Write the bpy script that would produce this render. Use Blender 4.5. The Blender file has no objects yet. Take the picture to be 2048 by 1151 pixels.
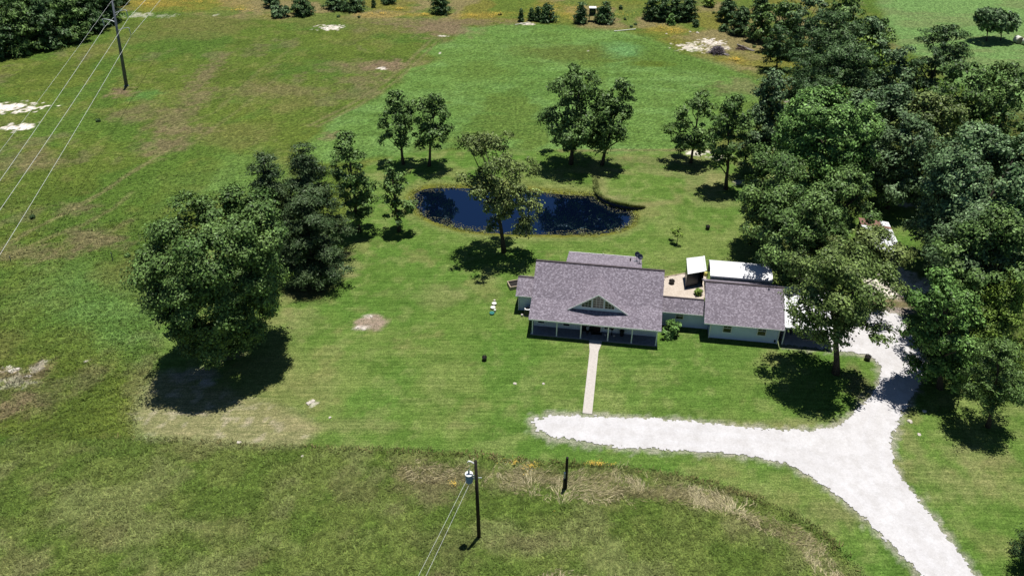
import bpy, math, random
import numpy as np
from mathutils import Vector
# ------------------------------------------------------------------ camera, sky, sun, exposure
sc = bpy.context.scene
CAM_H = 57.0; PITCH = math.radians(35); FPX = 1593.0
cam = bpy.data.cameras.new('camera'); co = bpy.data.objects.new('camera', cam); sc.collection.objects.link(co)
co.location = (0, 0, CAM_H); co.rotation_euler = (math.radians(90)-PITCH, 0, 0)
cam.lens = FPX/2048*36; cam.sensor_width = 36; cam.clip_start = .5; cam.clip_end = 5000
sc.camera = co
SUNV = Vector((.09, .14, 1)).normalized()
w = bpy.data.worlds.new("World"); sc.world = w; w.use_nodes = True
nt = w.node_tree; sky = nt.nodes.new('ShaderNodeTexSky'); sky.sky_type = 'NISHITA'; sky.sun_disc = False
sky.sun_elevation = math.asin(SUNV.z); sky.sun_rotation = math.atan2(SUNV.x, SUNV.y)
sky.air_density = 1.0; sky.dust_density = 0; sky.ozone_density = 5.0
nt.links.new(sky.outputs[0], nt.nodes['Background'].inputs[0]); nt.nodes['Background'].inputs[1].default_value = .05
sl = bpy.data.lights.new('sun', 'SUN'); sl.energy = 5.0; sl.angle = math.radians(.5); sl.color = (1, .965, .91)
so = bpy.data.objects.new('sun', sl); sc.collection.objects.link(so); so.location = (0, 0, 120)
so.rotation_euler = (-SUNV).to_track_quat('-Z', 'Y').to_euler()
sc.view_settings.view_transform = 'Standard'; sc.view_settings.look = 'None'; sc.view_settings.exposure = .12; sc.view_settings.gamma = 1
sc.cycles.max_bounces = 5; sc.cycles.diffuse_bounces = 1; sc.cycles.glossy_bounces = 3; sc.cycles.transparent_max_bounces = 6
# ------------------------------------------------------------------ helpers
rng = np.random.default_rng(7); random.seed(7)
def G(x, y, z=0):
    u = (x-1024)/FPX; v = (y-575.5)/FPX
    d = np.array([u, math.cos(PITCH)-v*math.sin(PITCH), -math.sin(PITCH)-v*math.cos(PITCH)])
    return d*((z-CAM_H)/d[2])+np.array([0, 0, CAM_H])
def P(p):
    r = np.array(p, float)-[0, 0, CAM_H]
    Z = r[1]*math.cos(PITCH)-r[2]*math.sin(PITCH); Y = -r[1]*math.sin(PITCH)-r[2]*math.cos(PITCH)
    return 1024+FPX*r[0]/Z, 575.5+FPX*Y/Z
def height_for(bx, by, ty):
    b = G(bx, by); lo, hi = 0, 60
    for _ in range(40):
        m = (lo+hi)/2
        if P(b+[0, 0, m])[1] > ty: lo = m
        else: hi = m
    return b, lo
def lin(c):
    return tuple(((x/255)/12.92 if x/255 <= .04045 else ((x/255+.055)/1.055)**2.4) for x in c)
KI = 1.5
def alb(r, g, b, k=None):
    return np.array(lin((r, g, b)))/(k or KI)
def hash2(ix, iy, iz, seed):
    h = (ix.astype(np.int64)*374761393+iy.astype(np.int64)*668265263+iz.astype(np.int64)*2147483647+seed*974634777) & 0xffffffff
    h = ((h ^ (h >> 13))*1274126177) & 0xffffffff
    h = (h ^ (h >> 16)) & 0xffffff
    return h/float(0xffffff)
def vnoise(x, y, seed=0, z=None):
    x = np.asarray(x, float); y = np.asarray(y, float)
    z = np.zeros_like(x) if z is None else np.asarray(z, float)
    xi = np.floor(x); yi = np.floor(y); zi = np.floor(z); fx = x-xi; fy = y-yi; fz = z-zi
    fx = fx*fx*(3-2*fx); fy = fy*fy*(3-2*fy); fz = fz*fz*(3-2*fz)
    r = 0
    for dz in ((0, 1) if np.any(z != 0) else (0,)):
        wz = (fz if dz else 1-fz)
        a = hash2(xi, yi, zi+dz, seed); b = hash2(xi+1, yi, zi+dz, seed); c = hash2(xi, yi+1, zi+dz, seed); d = hash2(xi+1, yi+1, zi+dz, seed)
        r = r+wz*((a*(1-fx)+b*fx)*(1-fy)+(c*(1-fx)+d*fx)*fy)
    return r
def fbm(x, y, sc_=1., oct=4, seed=0, z=None):
    r = 0; a = 1; t = 0; s = 1./sc_
    for i in range(oct):
        r = r+a*vnoise(x*s+i*17.3, y*s+i*9.1, seed+i, None if z is None else z*s); t += a; a *= .55; s *= 2.03
    return r/t
def polysd(X, Y, poly):   # signed distance, negative inside
    poly = np.asarray(poly)[:, :2]; n = len(poly)
    d = np.full(X.shape, 1e9); ins = np.zeros(X.shape, bool)
    for i in range(n):
        a = poly[i]; b = poly[(i+1) % n]; e = b-a; L = e@e+1e-9
        t = np.clip(((X-a[0])*e[0]+(Y-a[1])*e[1])/L, 0, 1)
        d = np.minimum(d, (X-a[0]-t*e[0])**2+(Y-a[1]-t*e[1])**2)
        c = ((a[1] > Y) != (b[1] > Y)) & (X < (b[0]-a[0])*(Y-a[1])/((b[1]-a[1]) if b[1] != a[1] else 1e-9)+a[0])
        ins ^= c
    return np.where(ins, -1, 1)*np.sqrt(d)
def linedist(X, Y, pts):
    pts = np.asarray(pts)[:, :2]; d = np.full(X.shape, 1e9)
    for a, b in zip(pts[:-1], pts[1:]):
        e = b-a; t = np.clip(((X-a[0])*e[0]+(Y-a[1])*e[1])/(e@e+1e-9), 0, 1)
        d = np.minimum(d, (X-a[0]-t*e[0])**2+(Y-a[1]-t*e[1])**2)
    return np.sqrt(d)
def smooth_closed(pts, it=2):
    pts = np.asarray(pts)
    for _ in range(it):
        n = np.roll(pts, -1, 0); q = np.empty((len(pts)*2, pts.shape[1])); q[0::2] = .75*pts+.25*n; q[1::2] = .25*pts+.75*n; pts = q
    return pts
def ss(a, b, x):
    t = np.clip((x-a)/(b-a), 0, 1); return t*t*(3-2*t)
def W(pts, z=0): return np.array([G(a, b, z) for a, b in pts])

def mesh_np(name, V, F, mat, parent=None, smooth=False, attrs=None):
    V = np.asarray(V, np.float32); F = np.asarray(F, np.int32); m = bpy.data.meshes.new(name)
    k = F.shape[1]; m.vertices.add(len(V)); m.vertices.foreach_set('co', V.ravel())
    m.loops.add(F.size); m.loops.foreach_set('vertex_index', F.ravel())
    m.polygons.add(len(F)); m.polygons.foreach_set('loop_start', np.arange(0, F.size, k, dtype=np.int32))
    try: m.polygons.foreach_set('loop_total', np.full(len(F), k, dtype=np.int32))
    except Exception: pass
    if smooth: m.polygons.foreach_set('use_smooth', np.ones(len(F), bool))
    if attrs:
        for an, (ty, dom, data) in attrs.items():
            at = m.attributes.new(an, ty, dom); at.data.foreach_set('color' if 'COLOR' in ty else 'value', np.asarray(data, np.float32).ravel())
    m.update(calc_edges=True); m.materials.append(mat)
    o = bpy.data.objects.new(name, m); sc.collection.objects.link(o)
    if parent is not None: o.parent = parent
    return o
class MB:
    def __init__(s): s.v = []; s.f = []
    def add(s, vs, fs):
        o = len(s.v); s.v += [tuple(map(float, v)) for v in vs]; s.f += [[o+i for i in f] for f in fs]; return s
    def box(s, x0, x1, y0, y1, z0, z1):
        return s.add([(x0, y0, z0), (x1, y0, z0), (x1, y1, z0), (x0, y1, z0), (x0, y0, z1), (x1, y0, z1), (x1, y1, z1), (x0, y1, z1)],
                     [(3, 2, 1, 0), (4, 5, 6, 7), (0, 1, 5, 4), (1, 2, 6, 5), (2, 3, 7, 6), (3, 0, 4, 7)])
    def prism(s, poly, axis, a, b):   # polygon in the other two axes, extruded along axis
        n = len(poly)
        def mk(p, t): return {0: (t, p[0], p[1]), 1: (p[0], t, p[1]), 2: (p[0], p[1], t)}[axis]
        vs = [mk(p, a) for p in poly]+[mk(p, b) for p in poly]
        return s.add(vs, [tuple(range(n))[::-1], tuple(range(n, 2*n))]+[(i, (i+1) % n, n+(i+1) % n, n+i) for i in range(n)])
    def tube(s, pts, rad, n=8, cap=True):
        pts = [Vector(p) for p in pts]; rad = [rad]*len(pts) if np.isscalar(rad) else rad
        o = len(s.v); up = None
        for i, p in enumerate(pts):
            t = (pts[min(i+1, len(pts)-1)]-pts[max(i-1, 0)]).normalized()
            if up is None: up = t.orthogonal().normalized()
            a = (up-t*up.dot(t)).normalized(); up = a; b = t.cross(a)
            for k in range(n):
                q = 2*math.pi*k/n; s.v.append(tuple(p+(a*math.cos(q)+b*math.sin(q))*rad[i]))
        for i in range(len(pts)-1):
            for k in range(n):
                s.f.append([o+i*n+k, o+i*n+(k+1) % n, o+(i+1)*n+(k+1) % n, o+(i+1)*n+k])
        if cap: s.f.append([o+k for k in range(n)][::-1]); s.f.append([o+(len(pts)-1)*n+k for k in range(n)])
        return s
    def lathe(s, prof, c=(0, 0, 0), n=20):
        o = len(s.v)
        for r, z in prof:
            for k in range(n):
                q = 2*math.pi*k/n; s.v.append((c[0]+r*math.cos(q), c[1]+r*math.sin(q), c[2]+z))
        for i in range(len(prof)-1):
            for k in range(n): s.f.append([o+i*n+k, o+i*n+(k+1) % n, o+(i+1)*n+(k+1) % n, o+(i+1)*n+k])
        s.f.append([o+k for k in range(n)][::-1]); s.f.append([o+(len(prof)-1)*n+k for k in range(n)]); return s
    def blob(s, c, r, seed=0, n=10, flat=1.):
        o = len(s.v); rg = np.random.default_rng(seed)
        for i in range(n//2+1):
            ph = math.pi*i/(n//2)
            for k in range(n):
                q = 2*math.pi*k/n; rr = r*(1+rg.uniform(-.25, .25)) if 0 < i < n//2 else r
                s.v.append((c[0]+rr*math.sin(ph)*math.cos(q), c[1]+rr*math.sin(ph)*math.sin(q), c[2]+rr*math.cos(ph)*flat))
        for i in range(n//2):
            for k in range(n): s.f.append([o+i*n+k, o+(i+1)*n+k, o+(i+1)*n+(k+1) % n, o+i*n+(k+1) % n])
        return s
    def build(s, name, mat, parent=None, smooth=False, bevel=0):
        m = bpy.data.meshes.new(name); m.from_pydata(s.v, [], s.f); m.update(); m.materials.append(mat)
        if smooth: m.polygons.foreach_set('use_smooth', np.ones(len(m.polygons), bool))
        o = bpy.data.objects.new(name, m); sc.collection.objects.link(o)
        if parent is not None: o.parent = parent
        if bevel:
            b = o.modifiers.new('b', 'BEVEL'); b.width = bevel; b.segments = 2; b.limit_method = 'ANGLE'
        return o
def tag(o, label, cat, group=None):
    o['label'] = label; o['category'] = cat
    if group: o['group'] = group
    return o
def thing(name, label, cat, loc=(0, 0, 0), rz=0, group=None):
    o = bpy.data.objects.new(name, None); o.empty_display_size = .3; sc.collection.objects.link(o); o.location = loc; o.rotation_euler = (0, 0, rz)
    return tag(o, label, cat, group)
def struct(o): o['kind'] = 'structure'; return o
def stuff(o, label=None, cat=None):
    o['kind'] = 'stuff'
    if label: o['label'] = label; o['category'] = cat
    return o
# ------------------------------------------------------------------ materials
class NT:
    def __init__(s, name):
        s.m = bpy.data.materials.new(name); s.m.use_nodes = True; s.t = s.m.node_tree; s.b = s.t.nodes['Principled BSDF']
    def n(s, ty, **kw):
        x = s.t.nodes.new(ty)
        for k, v in kw.items():
            if isinstance(k, str) and hasattr(x, k): setattr(x, k, v)
        return x
    def l(s, a, b): s.t.links.new(a, b)
    def noise(s, scale, vec=None, detail=4, rough=.6):
        x = s.n('ShaderNodeTexNoise'); x.inputs['Scale'].default_value = scale; x.inputs['Detail'].default_value = detail; x.inputs['Roughness'].default_value = rough
        if vec is not None: s.l(vec, x.inputs['Vector'])
        return x.outputs['Fac']
    def ramp(s, fac, stops):
        x = s.n('ShaderNodeValToRGB'); e = x.color_ramp.elements
        for i, (p, c) in enumerate(stops):
            q = e[i] if i < 2 else e.new(p)
            q.position = p; q.color = (*c, 1) if len(c) == 3 else c
        s.l(fac, x.inputs[0]); return x.outputs[0]
    def mix(s, fac, a, b, mode='MIX'):
        x = s.n('ShaderNodeMix'); x.data_type = 'RGBA'; x.blend_type = mode
        for v, i in ((fac, 0), (a, 6), (b, 7)):
            if isinstance(v, (int, float)): x.inputs[i].default_value = v
            elif isinstance(v, (tuple, list, np.ndarray)): x.inputs[i].default_value = (*v, 1) if len(v) == 3 else tuple(v)
            else: s.l(v, x.inputs[i])
        return x.outputs[2]
    def math(s, op, a, b=0):
        x = s.n('ShaderNodeMath'); x.operation = op
        for v, i in ((a, 0), (b, 1)):
            if isinstance(v, (int, float)): x.inputs[i].default_value = v
            else: s.l(v, x.inputs[i])
        return x.outputs[0]
    def obj(s): return s.n('ShaderNodeTexCoord').outputs['Object']
    def bump(s, h, strength=.3, dist=.05):
        x = s.n('ShaderNodeBump'); x.inputs['Strength'].default_value = strength; x.inputs['Distance'].default_value = dist
        s.l(h, x.inputs['Height']); s.l(x.outputs[0], s.b.inputs['Normal'])
def plain(name, c, rough=.7, metal=0, var=.12, scale=6., spec=.3, bump=0):
    N = NT(name); v = N.obj(); f = N.noise(scale, v, 5); c = np.array(c)
    N.l(N.ramp(f, [(.3, tuple(c*(1-var))), (.7, tuple(np.minimum(c*(1+var), 1)))]), N.b.inputs['Base Color'])
    N.b.inputs['Roughness'].default_value = rough; N.b.inputs['Metallic'].default_value = metal; N.b.inputs['Specular IOR Level'].default_value = spec
    if bump: N.bump(N.noise(scale*4, v, 3), bump, .03)
    return N.m
M = {}
M['white'] = plain('white_paint', (.78, .79, .78), .5, var=.04, scale=3)
M['concrete'] = plain('concrete', (.50, .46, .42), .9, var=.12, scale=5)
M['porch_floor'] = plain('porch_concrete', (.22, .22, .23), .8, var=.2, scale=3)
M['black'] = plain('black_paint', (.012, .012, .013), .5, var=.2)
M['wood_dark'] = plain('dark_wood', (.018, .015, .013), .8, var=.3, scale=9)
M['wood_pale'] = plain('pale_wood', (.42, .34, .25), .8, var=.2, scale=9)
M['steel'] = plain('grey_steel', (.12, .135, .16), .55, metal=.3, var=.1, scale=2)
M['galv'] = plain('galvanised_metal', (.45, .48, .5), .4, metal=.3, var=.08, scale=3)
M['dark_metal'] = plain('dark_blue_metal', (.012, .017, .035), .35, var=.3, scale=2, spec=.5)
M['wire'] = plain('wire', (.80, .82, .80), .5, metal=.2, var=.05)
M['plastic_white'] = plain('white_plastic', (.7, .7, .62), .6, var=.05)
M['plastic_green'] = plain('green_plastic', (.03, .17, .15), .5, var=.1)
M['rock'] = plain('limestone', (.55, .50, .43), .9, var=.2, scale=4, bump=.4)
M['bark'] = plain('bark', (.075, .063, .052), .95, var=.4, scale=5, bump=.6, spec=.1)
M['bark_pale'] = plain('pale_bark', (.30, .27, .25), .9, var=.3, scale=5, spec=.1)
M['glass'] = plain('window_glass', (.012, .015, .02), .08, var=.1, spec=.6)
M['curtain_glass'] = plain('curtained_glass', (.10, .085, .09), .15, var=.35, scale=2.5, spec=.6)
M['door'] = plain('door_dark', (.022, .012, .012), .5, var=.2)
M['hay'] = plain('hay', (.30, .27, .20), .95, var=.3, scale=10, bump=.6)
M['blue_can'] = plain('blue_grey_enamel', (.14, .24, .46), .4, var=.05)
M['twig'] = plain('grey_twigs', (.20, .17, .19), .9, var=.35, scale=3, spec=.1)
def mat_siding(name, c, course):
    N = NT(name); v = N.obj(); sx = N.n('ShaderNodeSeparateXYZ'); N.l(v, sx.inputs[0])
    z = N.math('FRACT', N.math('DIVIDE', sx.outputs[2], course)); f = N.noise(1.5, v, 4)
    col = N.mix(N.math('GREATER_THAN', z, .9), N.ramp(f, [(.3, tuple(np.array(c)*.93)), (.7, c)]), tuple(np.array(c)*.72))
    N.l(col, N.b.inputs['Base Color']); N.b.inputs['Roughness'].default_value = .6; N.bump(z, .5, .02); return N.m
M['siding'] = mat_siding('pale_siding', (.60, .71, .88), .18)
def mat_brick():
    N = NT('painted_brick'); v = N.obj(); mp = N.n('ShaderNodeMapping'); mp.inputs['Rotation'].default_value = (math.radians(90), 0, 0); N.l(v, mp.inputs[0])
    b = N.n('ShaderNodeTexBrick'); N.l(mp.outputs[0], b.inputs[0]); b.inputs['Scale'].default_value = 1; b.inputs['Brick Width'].default_value = .42; b.inputs['Row Height'].default_value = .16
    b.inputs['Mortar Size'].default_value = .012; b.inputs['Color1'].default_value = (.72, .76, .80, 1); b.inputs['Color2'].default_value = (.56, .60, .65, 1); b.inputs['Mortar'].default_value = (.36, .37, .38, 1)
    N.l(b.outputs[0], N.b.inputs['Base Color']); N.b.inputs['Roughness'].default_value = .8; return N.m
M['brick'] = mat_brick()
def mat_shingle():
    N = NT('asphalt_shingles'); v = N.obj(); sx = N.n('ShaderNodeSeparateXYZ'); N.l(v, sx.inputs[0])
    row = N.math('FLOOR', N.math('DIVIDE', sx.outputs[1], .11)); off = N.math('MULTIPLY', N.math('FRACT', N.math('MULTIPLY', row, .37)), 1)
    colm = N.math('FLOOR', N.math('ADD', N.math('DIVIDE', sx.outputs[0], .16), off))
    cb = N.n('ShaderNodeCombineXYZ'); N.l(colm, cb.inputs[0]); N.l(row, cb.inputs[1])
    wn = N.n('ShaderNodeTexWhiteNoise'); N.l(cb.outputs[0], wn.inputs['Vector'])
    cell = N.ramp(wn.outputs['Value'], [(0, (.13, .112, .135)), (1, (.38, .345, .395)), (.35, (.185, .162, .190)), (.7, (.245, .216, .252))])
    big = N.noise(.5, v, 5); fine = N.noise(9, v, 4)
    c = N.mix(.25, cell, N.ramp(fine, [(.3, (.13, .112, .132)), (.7, (.31, .275, .315))]))
    c = N.mix(.5, c, N.ramp(big, [(.35, (.86, .84, .86)), (.65, (1.12, 1.1, 1.1))]), 'MULTIPLY')
    N.l(c, N.b.inputs['Base Color']); N.b.inputs['Roughness'].default_value = .95; N.b.inputs['Specular IOR Level'].default_value = .15
    N.bump(wn.outputs['Value'], .35, .015); return N.m
M['shingle'] = mat_shingle()
M['ridge_cap'] = plain('ridge_shingles', (.075, .062, .068), .95, var=.25, scale=6, spec=.1)
def mat_metalroof(name, c, pitch=.3, axis=0, rust=0.):
    N = NT(name); v = N.obj(); sx = N.n('ShaderNodeSeparateXYZ'); N.l(v, sx.inputs[0])
    w_ = N.math('ABSOLUTE', N.math('SUBTRACT', N.math('FRACT', N.math('DIVIDE', sx.outputs[axis], pitch)), .5))
    f = N.noise(.9, v, 6, .7); c = np.array(c)
    col = N.ramp(f, [(.3, tuple(c*.9)), (.7, tuple(c))])
    col = N.mix(N.math('GREATER_THAN', w_, .45), col, tuple(c*.66))
    if rust:
        g = N.noise(1.7, v, 8, .75); col = N.mix(N.math('MULTIPLY', N.math('GREATER_THAN', g, 1-rust), .8), col, (.24, .13, .09))
    N.l(col, N.b.inputs['Base Color']); N.b.inputs['Roughness'].default_value = .5; N.bump(w_, .4, .03); return N.m
M['metal_white'] = mat_metalroof('white_sheet_metal', (.80, .81, .82), .3, 1)
M['metal_grey'] = mat_metalroof('grey_sheet_metal', (.25, .27, .33), .25, 0)
M['metal_rusty'] = mat_metalroof('weathered_sheet_metal', (.72, .74, .74), .35, 1, .36)
M['rust'] = plain('rusty_sheet', (.20, .11, .085), .8, var=.4, scale=2)
def mat_leaf(name, c1, c2, c3=None):
    N = NT(name); g = N.n('ShaderNodeNewGeometry'); a = N.n('ShaderNodeAttribute'); a.attribute_name = 'tint'
    col = N.ramp(a.outputs['Fac'], [(0, c1), (1, c2)])
    r = N.ramp(g.outputs['Random Per Island'], [(0, (.48, .48, .48)), (.8, (1.55, 1.55, 1.5)), (1, (2.2, 2.15, 2.2))])
    col = N.mix(1., col, r, 'MULTIPLY')
    N.l(col, N.b.inputs['Base Color']); N.b.inputs['Roughness'].default_value = .5; N.b.inputs['Specular IOR Level'].default_value = .2
    return N.m
LEAF = {'oak': mat_leaf('leaf_oak', (.050, .100, .024), (.140, .225, .062)),
        'dark': mat_leaf('leaf_dark', (.024, .050, .016), (.072, .125, .042)),
        'olive': mat_leaf('leaf_olive', (.072, .110, .028), (.185, .235, .072)),
        'bright': mat_leaf('leaf_bright', (.070, .150, .030), (.17, .30, .080)),
        'grey': mat_leaf('leaf_greygreen', (.056, .105, .042), (.14, .215, .095)),
        'cool': mat_leaf('leaf_cool', (.060, .115, .042), (.18, .28, .125)),
        'pine': mat_leaf('leaf_pine', (.032, .070, .024), (.090, .155, .052)),
        'oakolive': mat_leaf('leaf_olive_green', (.062, .105, .024), (.165, .23, .066)),
        'yellow': mat_leaf('leaf_yellow', (.09, .15, .02), (.22, .33, .06)),
        'cedar': mat_leaf('leaf_cedar', (.028, .058, .020), (.095, .140, .056))}
# ------------------------------------------------------------------ pond geometry
ZW = -.55
pond_px = [(836, 382), (870, 376), (920, 377), (1000, 379), (1060, 383), (1110, 389), (1160, 392), (1190, 393), (1194, 400), (1212, 410), (1235, 417),
           (1258, 420), (1266, 432), (1262, 447), (1240, 460), (1200, 467), (1150, 469), (1060, 468), (990, 466), (930, 459), (880, 446), (850, 433), (834, 415), (829, 396)]
POND = smooth_closed(W(pond_px, ZW), 1)
bank_px = [(1189, 361), (1190.5, 374), (1193.5, 386), (1201, 394), (1212, 400), (1226, 405.5), (1240, 409), (1256, 412), (1272, 414), (1287, 414.5)]
BANK_EDGE = W(bank_px, .06)
drive_px = [(1062, 835), (1068, 862), (1100, 876), (1160, 885), (1230, 893), (1330, 900), (1430, 905), (1520, 913), (1570, 926), (1620, 952), (1690, 1002), (1740, 1047), (1790, 1097), (1840, 1148), (1890, 1210), (2000, 1210), (1950, 1151), (1910, 1095), (1860, 1030),
            (1812, 970), (1786, 925), (1783, 880), (1798, 840), (1820, 800), (1840, 762), (1850, 728), (1838, 700), (1818, 660), (1803, 632), (1770, 624), (1740, 622), (1700, 630), (1660, 640), (1585, 640), (1560, 640), (1562, 690), (1640, 698), (1700, 704), (1742, 712), (1762, 735),
            (1757, 768), (1742, 795), (1716, 816), (1700, 836), (1680, 850), (1620, 862), (1540, 858), (1450, 850), (1330, 839), (1230, 834), (1160, 827), (1100, 827)]
# ------------------------------------------------------------------ ground sheet
def axis_coords(lo, hi, step, far):
    core = np.arange(lo, hi+step, step); g = []; s = step; p = hi+step
    while p < far: s *= 1.5; p += s; g.append(p)
    h = []; s = step; p = lo-step
    while p > -far: s *= 1.5; p -= s; h.append(p)
    return np.array(h[::-1]+list(core)+g)
xs = axis_coords(-148, 148, .36, 1500); ys = axis_coords(30, 232, .36, 1500)
X, Y = np.meshgrid(xs, ys); sh = X.shape
X = X.ravel(); Y = Y.ravel()
wx = X+4*(fbm(X, Y, 9, 3, 50)-.5); wy = Y+4*(fbm(X, Y, 9, 3, 60)-.5)          # ragged region edges
n30 = fbm(X, Y, 30, 4, 1); n10 = fbm(X, Y, 10, 4, 2); n3 = fbm(X, Y, 3, 3, 3); n1 = fbm(X, Y, 1.2, 3, 4); nbr = fbm(X, Y, 16, 5, 5)
streak = fbm(X*.25+Y*.1, Y*1.0, 2.2, 3, 6)
def mixc(C, col, m): return C*(1-m[:, None])+np.asarray(col)[None, :]*m[:, None]
def strawf(x, y, sd):
    n_ = fbm(x, y, 5, 4, 2)-.5; k = ss(.36, .56, fbm(x, y, 2.6, 3, 92))
    A = ss(1.3, .4, np.abs(sd+2.6+1.4*n_))*ss(9, 13, x)*np.maximum(k, .65*ss(14, 17, x)*ss(.3, .42, fbm(x, y, 1.3, 3, 93)))                                   # band along the mown edge on the right
    B = ss(2.4, .6, np.abs(sd+2.9+3*n_))*ss(-2, 1, x)*ss(12, 9, x)*k*.5
    D = ss(1.9, .5, np.abs(sd+3.2+2*n_))*ss(-11, -8, x)*ss(-1, -3, x)*k*.5
    return np.maximum(np.maximum(A, B), D)
# rough field
C = np.tile(alb(100, 118, 52), (len(X), 1))
C = mixc(C, alb(108, 120, 54), ss(.45, .65, n30)*.7); C = mixc(C, alb(78, 96, 40), ss(.5, .66, fbm(X*.7+Y*.2, Y*1.3, 5, 5, 44))*.5); C = mixc(C, alb(130, 130, 78), ss(.54, .7, fbm(X, Y, 3, 5, 45))*.45)
C = mixc(C, alb(88, 116, 50), ss(.5, .65, n10)*.75)
C = mixc(C, alb(122, 118, 72), ss(.56, .7, nbr)*.55)
C = mixc(C, alb(128, 118, 92), ss(.62, .74, fbm(X, Y, 7, 5, 8))*.45)
farfield = ss(120, 190, Y)*ss(1, -20, X+0*Y)
# foreground tall grass
FG_px = [(-200, 900), (0, 890), (120, 880), (275, 872), (430, 878), (520, 888), (720, 893), (850, 897), (960, 905), (1060, 918), (1150, 925), (1250, 930), (1350, 945), (1440, 966), (1520, 992),
         (1590, 1024), (1650, 1064), (1700, 1110), (1735, 1155), (1770, 1260), (-400, 1300)]
FG = W(FG_px); sdF = polysd(X, Y, FG)
mF = ss(.3, -.3, sdF+.5*(n1-.5))
Cf = np.tile(alb(116, 128, 68), (len(X), 1)); Cf = mixc(Cf, alb(94, 116, 50), ss(.42, .62, n3)*.7); Cf = mixc(Cf, alb(138, 140, 94), ss(.5, .66, fbm(X, Y, 4, 4, 12))*.65)
Cf = mixc(Cf, alb(134, 124, 92), ss(.6, .74, fbm(X, Y, 5, 4, 14))*.4)
C = C*(1-mF[:, None])+Cf*mF[:, None]
strawm = strawf(X, Y, sdF)
C = mixc(C, alb(150, 142, 100), strawm*.55)
# lawn
LAWN_px = [(276, 862), (272, 830), (288, 785), (312, 740), (330, 690), (300, 640), (285, 560), (330, 500), (470, 470), (640, 470), (690, 430), (712, 370), (738, 328), (790, 309), (860, 301), (1000, 301), (1120, 303),
           (1320, 303), (1480, 300), (1540, 290), (1700, 300), (2300, 300), (3000, 1300), (1790, 1300), (1770, 1260)]+FG_px[18:2:-1]
LAWN = W(LAWN_px); sdL = polysd(wx*.3+X*.7, wy*.3+Y*.7, LAWN); mL = ss(.35, -.35, sdL+.6*(n1-.5))
Cl = np.tile(alb(110, 134, 66), (len(X), 1))
Cl = mixc(Cl, alb(132, 142, 84), ss(.45, .65, fbm(X, Y, 12, 5, 20))*.75)
Cl = mixc(Cl, alb(100, 130, 60), ss(.48, .62, fbm(X, Y, 7, 4, 21))*.7)
Cl = mixc(Cl, alb(142, 140, 92), ss(.60, .72, fbm(X, Y, 4, 5, 22))*.7)
Cl = mixc(Cl, alb(88, 116, 50), ss(.52, .68, fbm(X*.6, Y*1.4, 2.2, 4, 23))*.45); Cl = mixc(Cl, alb(144, 150, 96), ss(.55, .7, fbm(X, Y, 1.6, 4, 24))*.5)
Cl = Cl*np.array([.88, 1.02, .80]); C = C*np.array([.94, 1.02, .86])
C = C*(1-mL[:, None])+Cl*mL[:, None]
mow = np.clip(np.sin(linedist(X, Y, W([(900, 420), (1150, 430)]))*3.6), -1, 1)
pd = polysd(X, Y, POND)
C = C*(1+.035*(mow*ss(16, 10, pd)*mL)[:, None])
C = C*(1+.03*(np.sin(Y*4.4+.5*np.sin(X*.2))*mL*ss(10, 16, pd))[:, None])
def ell(px, py, rx, ry, col, amt=1., soft=.35, nz=.5, nscale=None):
    global C
    c = G(px, py); r1 = abs(G(px+rx, py)[0]-c[0]); r2 = abs(G(px, py-ry)[1]-G(px, py+ry)[1])/2
    m = (np.abs(X-c[0]) < r1*2.2) & (np.abs(Y-c[1]) < r2*2.2)
    xx = X[m]; yy = Y[m]; d = np.sqrt(((xx-c[0])/r1)**2+((yy-c[1])/r2)**2)
    d = d+nz*2*(fbm(xx, yy, nscale or max(.8, min(r1, r2)*.5), 4, int(px+py))-.5)
    k = ss(1+soft, 1-soft, d)*amt
    C[m] = C[m]*(1-k[:, None])+np.asarray(col)[None]*k[:, None]
def zone(pts, col, amt=1., soft=.6, jit=1., var=None):
    global C
    p = W(pts); sd = polysd(X+(wx-X)*jit, Y+(wy-Y)*jit, p); m = ss(soft, -soft, sd)*amt
    C = mixc(C, col, m) if var is None else C*(1-m[:, None])+var*m[:, None]
# clover patches
CV = np.tile(alb(108, 144, 70), (len(X), 1)); CV = mixc(CV, alb(116, 154, 82), ss(.45, .62, fbm(X, Y*1.5, 9, 5, 30))*.8); CV = mixc(CV, alb(98, 124, 54), ss(.56, .66, fbm(X, Y, 14, 4, 31))*.9)
CV = mixc(CV, alb(88, 124, 56), ss(.5, .7, streak)*.5); CV = mixc(CV, alb(90, 120, 52), ss(.5, .68, fbm(X, Y*1.5, 3, 5, 34))*.5)
zone([(915, 52), (1000, 50), (1190, 52), (1310, 78), (1370, 112), (1440, 122), (1505, 150), (1530, 200), (1500, 260), (1420, 300), (1060, 302), (880, 298), (770, 312), (720, 330), (620, 330), (600, 292),
      (640, 262), (690, 228), (760, 190), (800, 170), (810, 140), (880, 118), (845, 105), (900, 82)], None, .9, 1.2, 1.3, CV)
zone([(405, 325), (520, 300), (600, 350), (560, 400), (420, 402), (320, 400), (300, 380)], None, .6, 4., 1.6, CV)
zone([(-60, 545), (60, 520), (200, 535), (280, 570), (310, 640), (330, 690), (260, 720), (130, 700), (60, 650), (-60, 640)], None, .55, 4., 1.6, CV)
zone([(1740, -60), (1760, 20), (1800, 90), (1900, 160), (2100, 260), (2600, 260), (2400, -60)], None, .9, 1.5, 1., mixc(np.tile(alb(118, 156, 88), (len(X), 1)), alb(122, 142, 88), ss(.48, .66, fbm(X*.5, Y*1.6, 9, 5, 33))*.8))
zone([(1215, 70), (1320, 84), (1400, 118), (1480, 134), (1470, 150), (1360, 135), (1240, 110)], alb(94, 126, 54), .8, 2.5, 1.)
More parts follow.
